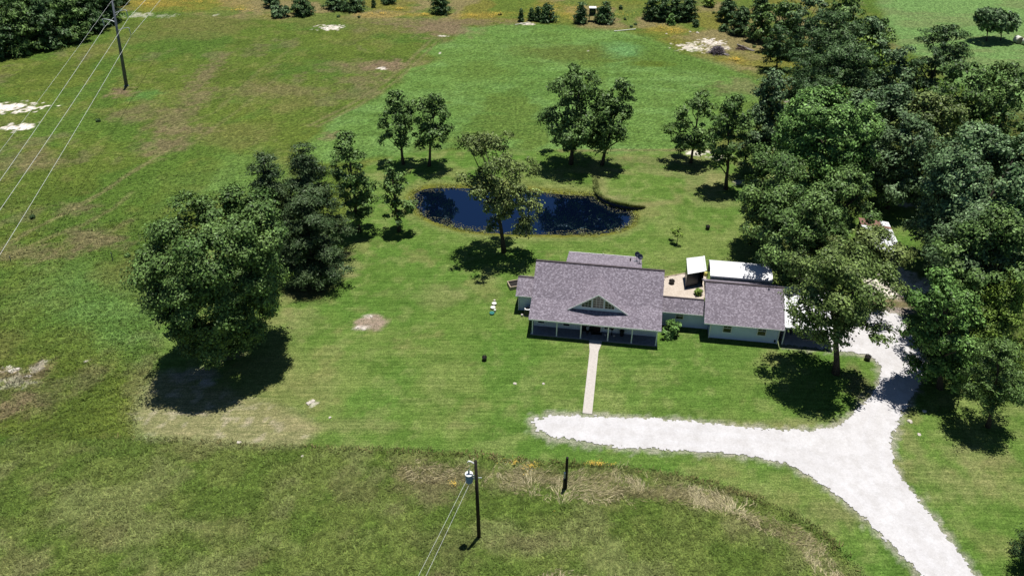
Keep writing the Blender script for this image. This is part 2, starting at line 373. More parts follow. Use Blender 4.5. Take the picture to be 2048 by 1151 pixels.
ell(1140, 106, 110, 16, alb(98, 112, 52), .75, .6); ell(1300, 128, 45, 6, alb(92, 112, 40), .8, .5); ell(960, 140, 60, 18, alb(96, 122, 52), .7, .6)
ell(290, 190, 26, 9, alb(92, 140, 70), .6, .7, 1.0); ell(1245, 100, 34, 13, alb(108, 158, 96), .7, .9); ell(770, 372, 50, 12, alb(112, 142, 70), .4)
# upper band: yellowish rough grass with flowers
UB = np.tile(alb(124, 124, 56), (len(X), 1)); UB = mixc(UB, alb(146, 134, 96), ss(.45, .62, nbr)*.8); UB = mixc(UB, alb(96, 122, 48), ss(.5, .62, n10)*.8)
zone([(250, -80), (270, 22), (420, 30), (560, 40), (720, 40), (900, 45), (1100, 46), (1240, 60), (1330, 84), (1420, 118), (1520, 150), (1600, 230), (1650, 230), (1640, -80)], None, .85, 2.5, 1., UB)
for px, py, rx, ry, a in [(290, 10, 50, 12, .8), (400, 8, 100, 12, .5), (760, 30, 50, 5, .9), (850, 30, 40, 4, .9), (945, 32, 50, 5, .7), (985, 30, 60, 6, .5), (1110, 22, 50, 20, .45), (1150, 30, 30, 12, .4), (1330, 64, 40, 9, .5), (1350, 62, 22, 6, .8), (1472, 122, 26, 6, .9), (1240, 8, 60, 8, .4)]:
    ell(px, py, rx, ry, alb(170, 146, 62), a*.4, .6, .9, 2.)
# bare brownish patches in the field
for px, py, rx, ry, a in [(880, 58, 55, 12, .8), (900, 45, 120, 6, .6), (765, 130, 55, 10, .85), (700, 135, 60, 12, .4), (410, 150, 18, 32, .55), (400, 195, 22, 14, .5), (330, 292, 40, 16, .6), (350, 240, 36, 26, .5), (270, 225, 44, 18, .5),
                          (180, 482, 60, 20, .6), (60, 505, 80, 14, .5), (150, 418, 40, 10, .5), (240, 185, 22, 8, .8), (720, 160, 50, 10, .5), (560, 180, 120, 12, .3), (40, 320, 60, 22, .4), (95, 325, 40, 10, .4), (370, 260, 50, 8, .5),
                          (660, 272, 16, 8, .6), (30, 810, 44, 22, .7), (80, 740, 24, 18, .6), (20, 745, 30, 12, .7), (880, 975, 60, 30, .5), (870, 950, 60, 18, .5), (1050, 955, 90, 16, .4), (900, 1100, 60, 40, .25),
                          (1060, 1080, 60, 16, .3), (1340, 985, 130, 9, .5), (515, 1120, 22, 18, .35), (1720, 770, 24, 30, .45), (1300, 320, 120, 8, .3), (1500, 175, 60, 14, .4), (1680, 1030, 60, 22, .3)]:
    ell(px, py, rx, ry, alb(132, 118, 90), min(1, a*1.15), .7, 1.2)
# wheel tracks
for pts, a in [([(0, 498), (60, 462), (120, 432), (200, 388), (255, 350), (300, 322), (340, 296)], .5), ([(0, 520), (90, 478), (170, 448), (230, 415), (262, 385)], .4), ([(60, 528), (150, 500), (210, 470), (262, 440)], .35),
               ([(620, 250), (700, 210), (770, 165), (820, 120), (860, 82)], .4), ([(636, 252), (716, 212), (786, 167), (834, 124), (874, 84)], .4), ([(340, 260), (430, 225), (520, 140), (600, 85)], .2),
               ([(380, 290), (470, 225), (560, 150)], .25), ([(1120, 302), (1250, 300), (1420, 300)], .5), ([(1230, 1030), (1500, 1010)], .0)]:
    d = linedist(X, Y, W(pts)); C = mixc(C, alb(134, 130, 88), ss(.7, .15, d+.8*(n1-.5))*a*1.3)
# pale worn lawn
WN = mixc(np.tile(alb(152, 150, 106), (len(X), 1)), alb(196, 186, 160), ss(.60, .74, fbm(X, Y, .8, 2, 41))*.6)
zone([(276, 866), (272, 830), (290, 785), (320, 745), (420, 770), (520, 800), (600, 830), (640, 860), (600, 895), (430, 882)], None, .85, .9, .5, WN)
zone([(520, 660), (560, 690), (640, 780), (540, 830), (470, 790)], alb(140, 140, 88), .5, 3)
for px, py, rx, ry, a in [(700, 530, 26, 10, .4), (690, 510, 18, 6, .6), (690, 548, 24, 5, .5), (880, 590, 60, 20, .3), (1160, 340, 50, 6, .3), (1400, 356, 50, 30, .35), (1440, 400, 40, 12, .3), (1300, 345, 50, 10, .35), (600, 640, 40, 30, .3), (700, 850, 120, 12, .3), (930, 850, 40, 8, .3), (1900, 960, 80, 40, .3), (1950, 905, 60, 22, .35), (1820, 880, 20, 30, .35), (1560, 846, 140, 8, .35)]:
    ell(px, py, rx, ry, alb(160, 152, 108), a, .6, .9, 1.5)
ell(740, 645, 34, 14, alb(168, 152, 132), .95, .3, .8, 1.2); ell(727, 655, 16, 4, alb(214, 204, 190), .9, .3, .9, .6); ell(735, 632, 12, 3, alb(214, 204, 190), .7, .3, .9, .6)
# limestone patches
WHT = alb(245, 238, 222, 1.35)
for px, py, rx, ry, a in [(18, 216, 52, 8, 1), (35, 255, 24, 6, 1), (660, 55, 20, 4, .8), (625, 805, 10, 5, .7), (1054, 48, 12, 2, .6), (1388, 98, 24, 5, .65), (1420, 84, 18, 5, .8), (1448, 96, 16, 3, .5), (1375, 91, 20, 4, .5), (1630, 182, 8, 4, .8), (1590, 204, 16, 4, .8), (282, 30, 18, 4, .35), (330, 32, 16, 3, .2), (430, 30, 6, 2, .3),
                          (880, 106, 2, 1, .8), (890, 72, 8, 1, .6), (760, 137, 8, 2, .8), (1176, 103, 2, 1, .5), (25, 738, 14, 6, .6), (80, 730, 10, 7, .3), (172, 721, 4, 1, .6), (30, 765, 30, 12, .2), (60, 752, 8, 2, .8), (1395, 305, 22, 4, .8), (1440, 315, 16, 4, .5), (1480, 365, 10, 4, .5), (1660, 570, 1, 1, 0),
                          (1080, 770, 5, 2, .0), (1780, 575, 40, 16, .9), (1810, 590, 30, 12, .9), (1850, 575, 36, 8, .9), (1830, 560, 50, 10, .5), (1790, 545, 30, 10, .7), (1855, 628, 14, 4, .5), (1815, 410, 16, 3, .6)]:
    ell(px, py, rx, ry, WHT, a, .2, 1.9, .75)
ell(1500, 300, 1, 1, alb(100, 100, 60), 0); ell(1790, 607, 52, 14, alb(128, 118, 88), .9, .4, .5, 1.5); ell(1790, 622, 44, 7, alb(158, 148, 138), .9, .3, .5, 1.)
ell(390, 748, 40, 12, alb(176, 170, 150), .7, .5, 1., 1.2); ell(412, 766, 14, 6, alb(206, 200, 184), .7, .3, .7, 1.); ell(445, 700, 40, 18, alb(150, 144, 116), .7, .5, .8, 1.2)
ell(640, 540, 40, 14, alb(170, 160, 130), .5, .4, .9, 1.2); ell(610, 580, 50, 20, alb(100, 92, 64), .7, .5, .9, 2)
dsd = polysd(X, Y, W(drive_px)); C = mixc(C, alb(186, 182, 166), ss(.8, .0, dsd+1.7*(fbm(X, Y, .6, 3, 46)-.5))*.65*ss(-.9, -.2, dsd))
# forest floor
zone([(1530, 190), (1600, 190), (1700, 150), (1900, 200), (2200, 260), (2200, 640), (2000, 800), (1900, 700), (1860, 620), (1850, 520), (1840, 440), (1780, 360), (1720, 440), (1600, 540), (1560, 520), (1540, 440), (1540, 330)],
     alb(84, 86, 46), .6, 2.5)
# pond margins
C = mixc(C, alb(136, 142, 84), ss(3.2, 1.6, pd+1.2*(n3-.5))*.5); C = mixc(C, alb(120, 124, 48), ss(1.7, .6, pd+.9*(n3-.5))*.9)
C = mixc(C, alb(84, 78, 42), ss(.45, -.1, pd+.6*(n1-.5))); C = mixc(C, alb(40, 36, 24), ss(-.5, -1.4, pd))
# heights
Z = .10*(fbm(X, Y, 22, 3, 70)-.5)*ss(3, 9, pd)*0
Z = Z+np.where(pd > 0, ZW*ss(2.8, 0, pd), 0)+np.where(pd <= 0, ZW-.04-1.3*ss(-.6, 3, -pd), 0)
wd = linedist(X, Y, BANK_EDGE[1:-1]); wc = BANK_EDGE[1:-1].mean(0)
side = polysd(X, Y, np.vstack([BANK_EDGE, [BANK_EDGE[-1]+[6, 1, 0]], [BANK_EDGE[-1]+[8, 9, 0]], [BANK_EDGE[0]+[-1, 6, 0]]]))
k = ss(-.02, -.35, side); Z = Z*(1-k)+0*k; C = C*(1-k[:, None])+(Cl*1.0)*k[:, None]
C = mixc(C, alb(150, 146, 98), ss(1.2, .3, np.abs(side+.9)+.6*(n1-.5))*.5*ss(8, 6, linedist(X, Y, BANK_EDGE)))
ell(1235, 395, 30, 6, alb(150, 142, 104), .35, .5, .9)
Z = Z+np.where(np.abs(pd) > 4, (n1-.5)*.05, 0)
Z = Z+mF*(.12*(n1-.5)+.10*(n3-.5))
ggap = None
N = NT('ground_grass'); at = N.n('ShaderNodeAttribute'); at.attribute_name = 'Col'; v = N.obj()
f1 = N.noise(2.4, v, 8, .8); f2 = N.noise(.7, v, 5, .7); f3 = N.noise(6.5, v, 3, .8)
ra = N.n('ShaderNodeAttribute'); ra.attribute_name = 'rough'; rg_ = ra.outputs['Fac']
mp = N.n('ShaderNodeMapping'); mp.inputs['Scale'].default_value = (.45, 1.6, 1); mp.inputs['Rotation'].default_value = (0, 0, .25); N.l(v, mp.inputs[0]); f4 = N.noise(2.0, mp.outputs[0], 5, .7)
c = N.mix(rg_, at.outputs['Color'], N.mix(1., at.outputs['Color'], N.ramp(f1, [(.38, (.46, .50, .48)), (.64, (1.66, 1.56, 1.64))]), 'MULTIPLY'))
c = N.mix(.85, c, N.ramp(f3, [(.36, (.46, .50, .46)), (.66, (1.66, 1.58, 1.66))]), 'MULTIPLY')
c = N.mix(.7, c, N.ramp(f4, [(.34, (.70, .76, .68)), (.66, (1.32, 1.26, 1.34))]), 'MULTIPLY')
c = N.mix(.6, c, N.ramp(f2, [(.34, (.80, .84, .78)), (.66, (1.2, 1.16, 1.2))]), 'MULTIPLY')
mp2 = N.n('ShaderNodeMapping'); mp2.inputs['Scale'].default_value = (.07, 2.0, 1); mp2.inputs['Rotation'].default_value = (0, 0, .15); N.l(v, mp2.inputs[0]); f5 = N.noise(1.6, mp2.outputs[0], 4, .6)
c = N.mix(N.math('SUBTRACT', 1., rg_), c, N.mix(1., c, N.ramp(f5, [(.36, (.70, .76, .66)), (.64, (1.30, 1.22, 1.34))]), 'MULTIPLY'))
N.l(c, N.b.inputs['Base Color']); N.b.inputs['Roughness'].default_value = .95; N.b.inputs['Specular IOR Level'].default_value = .08
N.bump(f1, .5, .15); M['ground'] = N.m
ny, nx = sh; idx = np.arange(nx*ny).reshape(ny, nx)
F = np.stack([idx[:-1, :-1].ravel(), idx[:-1, 1:].ravel(), idx[1:, 1:].ravel(), idx[1:, :-1].ravel()], 1)
C = C*(1+.34*(rng.uniform(-1, 1, len(X))*(.35+.65*(1-mL)))[:, None]*(Y < 230)[:, None]); C = np.clip(C, .002, .95)
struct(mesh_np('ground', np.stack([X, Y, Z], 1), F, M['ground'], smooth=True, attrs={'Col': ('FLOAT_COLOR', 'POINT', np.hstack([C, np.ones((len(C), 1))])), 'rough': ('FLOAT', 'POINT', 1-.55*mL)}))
GX, GY, GZ = xs, ys, Z.reshape(sh)
def gz(x, y):
    i = int(np.clip(np.searchsorted(GY, y), 1, len(GY)-1)); j = int(np.clip(np.searchsorted(GX, x), 1, len(GX)-1)); return float(GZ[i-1:i+1, j-1:j+1].min())
# ------------------------------------------------------------------ water
N = NT('pond_water'); N.b.inputs['Base Color'].default_value = (.001, .003, .011, 1); N.b.inputs['Roughness'].default_value = .03; N.b.inputs['IOR'].default_value = 3.0
N.b.inputs['Specular Tint'].default_value = (.40, .66, 1, 1); N.bump(N.noise(1.2, N.obj(), 3), .02, .05); M['water'] = N.m
wp = [POND.mean(0)+(p-POND.mean(0))*1.03 for p in POND]
struct(MB().add([(p[0], p[1], ZW) for p in wp], [tuple(range(len(wp)))]).build('pond_water', M['water']))
# steep pond bank built as a strip, its shade put into the dark blue
w_in = BANK_EDGE; mb = MB(); n = len(w_in)
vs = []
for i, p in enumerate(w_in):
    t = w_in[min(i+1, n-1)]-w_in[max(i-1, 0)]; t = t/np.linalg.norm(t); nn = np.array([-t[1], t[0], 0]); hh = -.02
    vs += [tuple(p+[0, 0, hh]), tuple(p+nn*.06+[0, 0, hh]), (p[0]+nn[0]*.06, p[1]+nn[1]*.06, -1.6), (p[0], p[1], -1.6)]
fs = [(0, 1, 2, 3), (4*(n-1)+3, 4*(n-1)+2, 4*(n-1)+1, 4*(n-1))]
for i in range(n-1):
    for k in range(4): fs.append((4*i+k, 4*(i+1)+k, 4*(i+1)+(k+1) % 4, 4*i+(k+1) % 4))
mb.add(vs, fs); tag(mb.build('bank_shade_strip', plain('painted_bank_shade', (.012, .022, .05), .5, var=.2)), 'curved strip painted dark blue for the shade of the steep bank right of the pond', 'pond bank')
# floating plants at margins
def discs(n, test, size, mat, name, label, zf, cat='pond plants'):
    bb0 = POND.min(0)-3; bb1 = POND.max(0)+3; px = rng.uniform(bb0[0], bb1[0], n*6); py = rng.uniform(bb0[1], bb1[1], n*6)
    d = polysd(px, py, POND); k = test(d, px, py); px, py = px[k][:n], py[k][:n]; m = len(px)
    s = rng.uniform(*size, m); a = rng.uniform(0, 6.28, m); tl = rng.normal(0, .35 if zf else .03, (m, 2))
    V = np.zeros((m, 5, 3)); z0 = ZW+.02+(rng.uniform(0, .22, m) if zf else 0)
    for j in range(5):
        q = a+2*math.pi*j/5; V[:, j, 0] = px+s*np.cos(q); V[:, j, 1] = py+s*np.sin(q); V[:, j, 2] = z0+s*np.cos(q)*tl[:, 0]+s*np.sin(q)*tl[:, 1]
    Fq = np.arange(m*5).reshape(m, 5); return stuff(mesh_np(name, V.reshape(-1, 3), Fq, mat, attrs={'tint': ('FLOAT', 'POINT', np.repeat(rng.uniform(0, 1, m), 5))}), label, cat)
def nb(px, py, s, sd): return fbm(px, py, s, 3, sd)
discs(2400, lambda d, x, y: (d < .2) & (d > -.15-2.6*nb(x, y, 3, 80)**2), (.04, .10), mat_leaf('water_weed', (.035, .04, .02), (.10, .10, .06)), 'water_weed', 'grey brown water weed floating along the pond margin', 0)
discs(4000, lambda d, x, y: (d < 1.1) & (d > -.2) & (nb(x, y, 2.2, 85) > .45), (.05, .11), mat_leaf('bank_weed', (.07, .085, .020), (.15, .165, .045)), 'bank_weeds', 'yellow green weeds growing round the pond bank', 1)
# ------------------------------------------------------------------ gravel drive (real ragged sheet)
def ragged(name, poly, cell, z, mat, seed, rag=.9, holes=()):
    poly = np.asarray(poly); lo = poly.min(0); hi = poly.max(0)
    gx = np.arange(lo[0]-1, hi[0]+1, cell); gy = np.arange(max(lo[1]-1, 33), hi[1]+1, cell); cx, cy = np.meshgrid(gx+cell/2, gy+cell/2); cx = cx.ravel(); cy = cy.ravel()
    sd = polysd(cx, cy, poly); m = sd < 1.2
    val = np.where(m, sd, 9)
    val[m] = sd[m]+.03+1.0*ss(12.0, 5.5, cx[m])*(fbm(cx[m], cy[m], .5, 3, seed+3)-.25)+rag*(fbm(cx[m], cy[m], 2.2, 3, seed)-.5)*1.1+1.6*rag*(fbm(cx[m], cy[m], .32, 2, seed+9)-.5)
    for hx, hy, hr, hh in holes:
        c = G(hx, hy); r1 = abs(G(hx+hr, hy)[0]-c[0]); r2 = abs(G(hx, hy-hh)[1]-c[1]); q = np.sqrt(((cx-c[0])/r1)**2+((cy-c[1])/r2)**2); mm = q < 1.2
        val[mm] = np.maximum(val[mm], (1.2-q[mm])*.55+2.4*(fbm(cx[mm], cy[mm], .24, 2, seed+5)-.68))
    keep = val.reshape(len(gy), len(gx)) < 0
    ii, jj = np.nonzero(keep); nvx = len(gx)+1
    F = np.stack([ii*nvx+jj, ii*nvx+jj+1, (ii+1)*nvx+jj+1, (ii+1)*nvx+jj], 1); used, inv = np.unique(F, return_inverse=True)
    vx = lo[0]-1+(used % nvx)*cell; vy = gy[0]+(used//nvx)*cell; jt = rng.uniform(-.3, .3, (2, len(used)))*cell
    V = np.stack([vx+jt[0], vy+jt[1], np.full(len(used), z)], 1)
    vy_ = V[:, 1]; tr = np.zeros(len(V))
    for tk in (DTRK if name == 'gravel_driveway' else []):
        dd = linedist(V[:, 0], V[:, 1], W(tk)); tr = np.maximum(tr, np.exp(-((dd-.85)/.28)**2)*(.5+.5*fbm(V[:, 0], V[:, 1], 3, 3, 47)))
    return mesh_np(name, V, inv.reshape(F.shape), mat, attrs={'track': ('FLOAT', 'POINT', tr)})
DTRK = [[(1100, 855), (1300, 868), (1480, 884), (1600, 908), (1700, 962), (1780, 1032), (1870, 1115), (1930, 1180)], [(1690, 665), (1770, 690), (1800, 725), (1775, 800), (1748, 870), (1745, 930), (1790, 1020), (1880, 1120)]]
def gravelmat(name, a, b, tracks=True):
    N = NT(name); v = N.obj(); f = N.noise(5, v, 8, .8); g = N.noise(.35, v, 5, .6); h = N.noise(18, v, 3, .7)
    c = N.ramp(f, [(.3, a), (.7, b)]); c = N.mix(.5, c, N.ramp(g, [(.35, (.84, .83, .82)), (.65, (1.04, 1.04, 1.04))]), 'MULTIPLY'); c = N.mix(.35, c, N.ramp(h, [(.35, (.75, .75, .75)), (.65, (1.15, 1.15, 1.15))]), 'MULTIPLY')
    g2 = N.noise(.9, v, 6, .7); c = N.mix(.32, c, N.mix(1., c, N.ramp(g2, [(.36, (.66, .64, .60)), (.56, (1., 1., 1.))]), 'MULTIPLY'))
    ta = N.n('ShaderNodeAttribute'); ta.attribute_name = 'track'; c = N.mix(N.math('MULTIPLY', N.math('SUBTRACT', 1., ta.outputs['Fac']), .2), c, N.mix(1., c, (.84, .81, .76), 'MULTIPLY'))
    N.l(c, N.b.inputs['Base Color']); N.b.inputs['Roughness'].default_value = .95; N.b.inputs['Specular IOR Level'].default_value = .1; N.bump(f, .3, .03); return N.m
M['gravel'] = gravelmat('white_gravel', (.52, .51, .515), (.67, .66, .67)); M['patio_gravel'] = gravelmat('tan_gravel', (.44, .37, .30), (.72, .64, .56))
struct(ragged('gravel_driveway', W(drive_px), .11, .06, M['gravel'], 300, .42, []))
# ------------------------------------------------------------------ house
HA = math.radians(-8.65); HO = (1.82, 71.51)
def hl(p):
    x, y = p[0]-HO[0], p[1]-HO[1]; return (x*math.cos(HA)+y*math.sin(HA), -x*math.sin(HA)+y*math.cos(HA))
def hit_v(px, py, v0):   # where the line of sight meets the house plane v = v0 : (u, z)
    a = np.array(G(px, py, 0)); c = np.array([0, 0, CAM_H]); va = hl(a)[1]; vc = hl(c)[1]; t = (v0-vc)/(va-vc); p = c+(a-c)*t; return hl(p)[0], p[2]
EZ = 2.5; TH = .16
def roofslab(name, prof, u0, u1, parent, mat=None):
    poly = [(v_, z_) for v_, z_ in prof]+[(v_, z_-TH) for v_, z_ in prof[::-1]]
    return MB().prism(poly, 0, u0, u1).build(name, mat or M['shingle'], parent)
def window(parent, u, z, wd, ht, v, mat=None, rows=2, cols=2, name='window'):
    w_ = MB().box(u, u+wd, v-.03, v+.05, z, z+ht).build(name, mat or M['glass'], parent)
    f = MB(); t = .09
    f.box(u-t, u+wd+t, v-.07, v-.032, z-t, z); f.box(u-t, u+wd+t, v-.07, v-.032, z+ht, z+ht+t); f.box(u-t, u, v-.07, v-.032, z, z+ht); f.box(u+wd, u+wd+t, v-.07, v-.032, z, z+ht)
    f.build('frame', M['white'], w_)
    g = MB(); b = .025
    g.box(u, u+wd, v-.055, v-.034, z+ht/2-.03, z+ht/2+.03)
    for k in range(1, cols): g.box(u+wd*k/cols-b/2, u+wd*k/cols+b/2, v-.052, v-.036, z+ht/2+.03, z+ht)
    g.box(u, u+wd, v-.053, v-.035, z+ht*.75-b/2, z+ht*.75+b/2); g.build('muntin', M['white'], w_)
    return w_
H = thing('farmhouse', 'single storey farmhouse with grey shingle roof, front gable dormer and long porch', 'house', (HO[0], HO[1], 0), HA)
prof = [(.3, EZ), (2.95, 3.58), (6.8, 6.2), (12.0, 2.72)]
body = [(2.2, 0), (2.2, 3.05), (2.95, 3.38), (6.8, 5.98), (11.3, 2.98), (11.3, 0)]
MB().prism(body, 0, .37, 14.5).build('wall', M['brick'], H)
rf = roofslab('roof', prof, 0, 14.86, H)
MB().box(-.01, 14.87, 6.68, 6.94, 6.17, 6.235).build('ridge_cap', M['ridge_cap'], rf)
fa = MB().box(-.0, 14.86, .265, .298, EZ-.2, EZ-.03)
fa.build('fascia', M['white'], rf)
# rear porch roof
rr = roofslab('rear_roof', [(10.3, 3.95), (14.9, 2.62)], 3.25, 12.4, H)
MB().box(3.6, 12.1, 11.35, 14.3, 0, 2.5).build('rear_wall', M['siding'], H)
MB().box(3.25, 12.4, 14.905, 14.98, 2.45, 2.6).build('gutter', M['white'], rr)
MB().tube([(11.0, 12.9, 3.05), (11.0, 12.9, 3.6)], .07, 8).build('vent_pipe', M['black'], rr)
for u, v in ((5.9, 14.5), (7.6, 14.6)): MB().tube([(u, v, 2.7), (u, v, 2.9)], .06, 8).build('vent_cap', M['plastic_white'], rr)
MB().box(3.0, 3.35, 13.3, 13.9, 0, .5).build('step', M['rock'], H)
# left wing
lw = MB().prism([(5.1, 0), (5.1, 2.62), (6.65, 3.55), (8.3, 2.62), (8.3, 0)], 0, -1.8, .36).build('side_wing_wall', M['siding'], H)
r2 = roofslab('side_wing_roof', [(4.55, EZ), (6.65, 3.82), (8.8, EZ)], -2.1, -.04, H); MB().box(-2.11, -.05, 6.55, 6.75, 3.80, 3.845).build('ridge_cap', M['ridge_cap'], r2)
MB().box(-2.12, -.06, 4.515, 4.548, EZ-.18, EZ-.03).build('fascia', M['white'], r2)
MB().box(-1.86, -1.78, 5.0, 5.098, 0, 2.45).build('corner_board', M['white'], lw)
# porch
MB().box(.2, 14.65, .55, 2.19, 0, .12).build('porch_floor', M['porch_floor'], H)
for i, u in enumerate((.42, 3.22, 5.96, 9.05, 11.72, 14.46)):
    p_ = MB().box(u-.06, u+.06, .62, .74, .12, 2.36).build('porch_post', M['white'], H); MB().box(u-.09, u+.09, .59, .77, .12, .2).build('post_base', M['white'], p_)
MB().box(.3, 14.6, .60, .76, 2.36, 2.52).build('porch_beam', M['white'], H)
for (x0, x1, yb) in ((1076.3, 1088.8, 644.2), (1126.7, 1138.9, 649.7), (1163.8, 1177.7, 651.5), (1208.5, 1224, 656.6)):
    u0, z0 = hit_v(x0, yb, 2.2); u1, _ = hit_v(x1, yb+1, 2.2); window(H, u0, z0, u1-u0, 1.1, 2.2)
u0, z0 = hit_v(1186, 663.2, 2.2); u1, _ = hit_v(1200.7, 664, 2.2)
dr = MB().box(u0, u1, 2.12, 2.25, .13, 2.15).build('front_door', M['door'], H); MB().box(u0-.1, u0, 2.10, 2.19, .12, 2.25).box(u1, u1+.1, 2.10, 2.19, .12, 2.25).build('frame', M['white'], dr)
MB().blob((u1-.1, 2.08, 1.05), .035).build('handle', M['galv'], dr); MB().box(u0-.2, u1+.2, 1.55, 2.05, .12, .145).build('door_mat', M['black'], H)
# dormer
PU, PV, PZ = 7.66, 1.78, 5.55; sl_ = .69
def dz(u): return PZ-sl_*abs(u-PU)
dorm = MB(); hw1 = (PZ-3.6)/sl_; hw0 = (PZ-3.24)/sl_; back = 2.95+(PZ-3.58)/.6805; e = .035
for s in (-1, 1):
    a = [(PU, PV, PZ+e), (PU, back, PZ+e), (PU+s*hw1, 2.95, 3.60+e), (PU+s*hw0, PV, 3.24+e)]; b = [(x, y, z-.14) for x, y, z in a]
    dorm.add(a+b, [(0, 1, 2, 3), (7, 6, 5, 4), (0, 3, 7, 4), (3, 2, 6, 7), (2, 1, 5, 6)] if s < 0 else [(3, 2, 1, 0), (4, 5, 6, 7), (4, 7, 3, 0), (7, 6, 2, 3), (6, 5, 1, 2)])
D_ = dorm.build('dormer_roof', M['shingle'], H)
rk = MB()
for s in (-1, 1):
    rk.add([(PU, PV-.05, PZ+.03), (PU+s*(hw0+.05), PV-.05, 3.24-.01), (PU+s*(hw0+.05), PV-.05, 3.24-.17), (PU, PV-.05, PZ-.17), (PU, PV-.005, PZ+.03), (PU+s*(hw0+.05), PV-.005, 3.24-.01), (PU+s*(hw0+.05), PV-.005, 3.24-.17), (PU, PV-.005, PZ-.17)],
           [(0, 1, 2, 3), (7, 6, 5, 4), (0, 4, 5, 1), (3, 2, 6, 7), (1, 5, 6, 2)])
rk.build('rake_board', M['white'], D_)
dv = 2.02
dw = MB().prism([(PU-hw0+.25, 3.1), (PU+hw0-.25, 3.1), (PU+hw0-.25, 3.34), (PU, PZ-.12), (PU-hw0+.25, 3.34)], 1, dv, dv+.1).build('dormer_wall', M['siding'], H)
def gwin(u0, u1, zb, ins=.30, mat=None):
    top = []
    us = [u0, u1] if (u0-PU)*(u1-PU) > 0 else [u0, PU, u1]
    for u in us[::-1]: top.append((u, dz(u)-ins))
    poly = [(u0, zb), (u1, zb)]+top
    w_ = MB().prism(poly, 1, dv-.03, dv+.02).build('dormer_window', mat or M['glass'], dw)
    f = MB(); cx = sum(p[0] for p in poly)/len(poly); n = len(poly)
    for i in range(n):
        a, b = poly[i], poly[(i+1) % n]; d = math.hypot(b[0]-a[0], b[1]-a[1]); nx_, nz_ = (b[1]-a[1])/d*.07, -(b[0]-a[0])/d*.07
        f.add([(a[0], dv-.06, a[1]), (b[0], dv-.06, b[1]), (b[0]+nx_, dv-.06, b[1]+nz_), (a[0]+nx_, dv-.06, a[1]+nz_), (a[0], dv-.005, a[1]), (b[0], dv-.005, b[1]), (b[0]+nx_, dv-.005, b[1]+nz_), (a[0]+nx_, dv-.005, a[1]+nz_)],
              [(0, 1, 2, 3), (0, 4, 5, 1), (3, 2, 6, 7)])
    f.build('frame', M['white'], w_); g = MB(); k = max(2, int((u1-u0)/.32))
    for i in range(1, k):
        u = u0+(u1-u0)*i/k; g.box(u-.014, u+.014, dv-.045, dv-.031, zb, dz(u)-ins)
    zz = zb+.32
    while zz < max(p[1] for p in poly)-.1:
        lim = (PZ-ins-zz)/sl_; a = max(u0, PU-lim); b = min(u1, PU+lim)
        if b > a: g.box(a, b, dv-.044, dv-.032, zz-.014, zz+.014)
        zz += .32
    g.build('muntin', M['white'], w_)
zb = 3.62
gwin(PU-.58, PU+.58, zb, .30, M['curtain_glass']); gwin(PU-1.82, PU-.78, zb); gwin(PU+.78, PU+1.82, zb)
# breezeway
B = thing('breezeway', 'low enclosed breezeway joining the farmhouse and the garage, with small window', 'outbuilding', (HO[0], HO[1], 0), HA)
MB().prism([(4.7, 0), (4.7, 2.62), (5.35, 3.35), (6.3, 2.7), (6.3, 0)], 0, 14.52, 20.4).build('wall', M['siding'], B)
r3 = roofslab('roof', [(3.95, EZ), (5.35, 3.64), (6.9, EZ)], 14.9, 19.62, B); MB().box(14.95, 19.61, 5.25, 5.45, 3.61, 3.665).build('ridge_cap', M['ridge_cap'], r3)
MB().box(14.92, 19.6, 3.915, 3.948, EZ-.17, EZ-.03).build('fascia', M['white'], r3)
window(B, 16.65, 1.15, .8, .75, 4.7)
# garage
Gg = thing('garage', 'detached pale garage with grey shingle gable roof and two front windows', 'garage', (HO[0], HO[1], 0), HA)
MB().prism([(3.17, 0), (3.17, 2.72), (6.97, 4.9), (10.2, 3.0), (10.2, 0)], 0, 20.45, 28.05).build('wall', M['siding'], Gg)
r4 = roofslab('roof', [(2.5, EZ), (6.97, 5.12), (10.6, 3.02)], 19.62, 28.4, Gg); MB().box(19.61, 28.41, 6.85, 7.1, 5.09, 5.155).build('ridge_cap', M['ridge_cap'], r4)
fa = MB().box(19.62, 28.4, 2.465, 2.498, EZ-.17, EZ-.03)
fa.build('fascia', M['white'], r4)
for u in (20.42, 27.97): MB().box(u, u+.12, 3.10, 3.168, 0, 2.6).build('corner_board', M['white'], Gg)
window(Gg, 21.92, 1.0, .86, 1.15, 3.17); window(Gg, 25.72, 1.0, .86, 1.15, 3.17)
MB().box(27.7, 27.85, 3.05, 3.16, .2, .5).build('tap_box', M['black'], Gg)
# white lean-to carport
K = thing('carport', 'white metal carport attached to the right side of the garage under the tree', 'carport', (HO[0], HO[1], 0), HA)
kr = MB().prism([(2.95, 2.62), (10.5, 2.98), (10.5, 2.9), (2.95, 2.54)], 0, 28.46, 34.2).build('roof', M['metal_white'], K)
MB().box(28.5, 34.2, 2.87, 2.945, 2.44, 2.62).build('fascia', M['white'], kr)
for u, v in ((28.6, 3.1), (33.0, 3.2), (34.05, 6.6), (34.05, 10.2), (28.7, 10.3)): MB().box(u-.06, u+.06, v-.06, v+.06, .05, 2.54+(v-2.95)*.046).build('post', M['white'], K)
wb = thing('workbench', 'pale topped bench in the shade under the carport', 'bench', (0, 0, 0)); px0 = G(1591, 668)
wb.location = (px0[0], px0[1], .06); wb.rotation_euler = (0, 0, HA)
MB().box(-.7, .7, -.3, .3, .75, .82).build('top', M['wood_pale'], wb)
for a in (-.6, .6):
    for b in (-.24, .24): MB().box(a-.04, a+.04, b-.04, b+.04, 0, .75).build('leg', M['wood_dark'], wb)
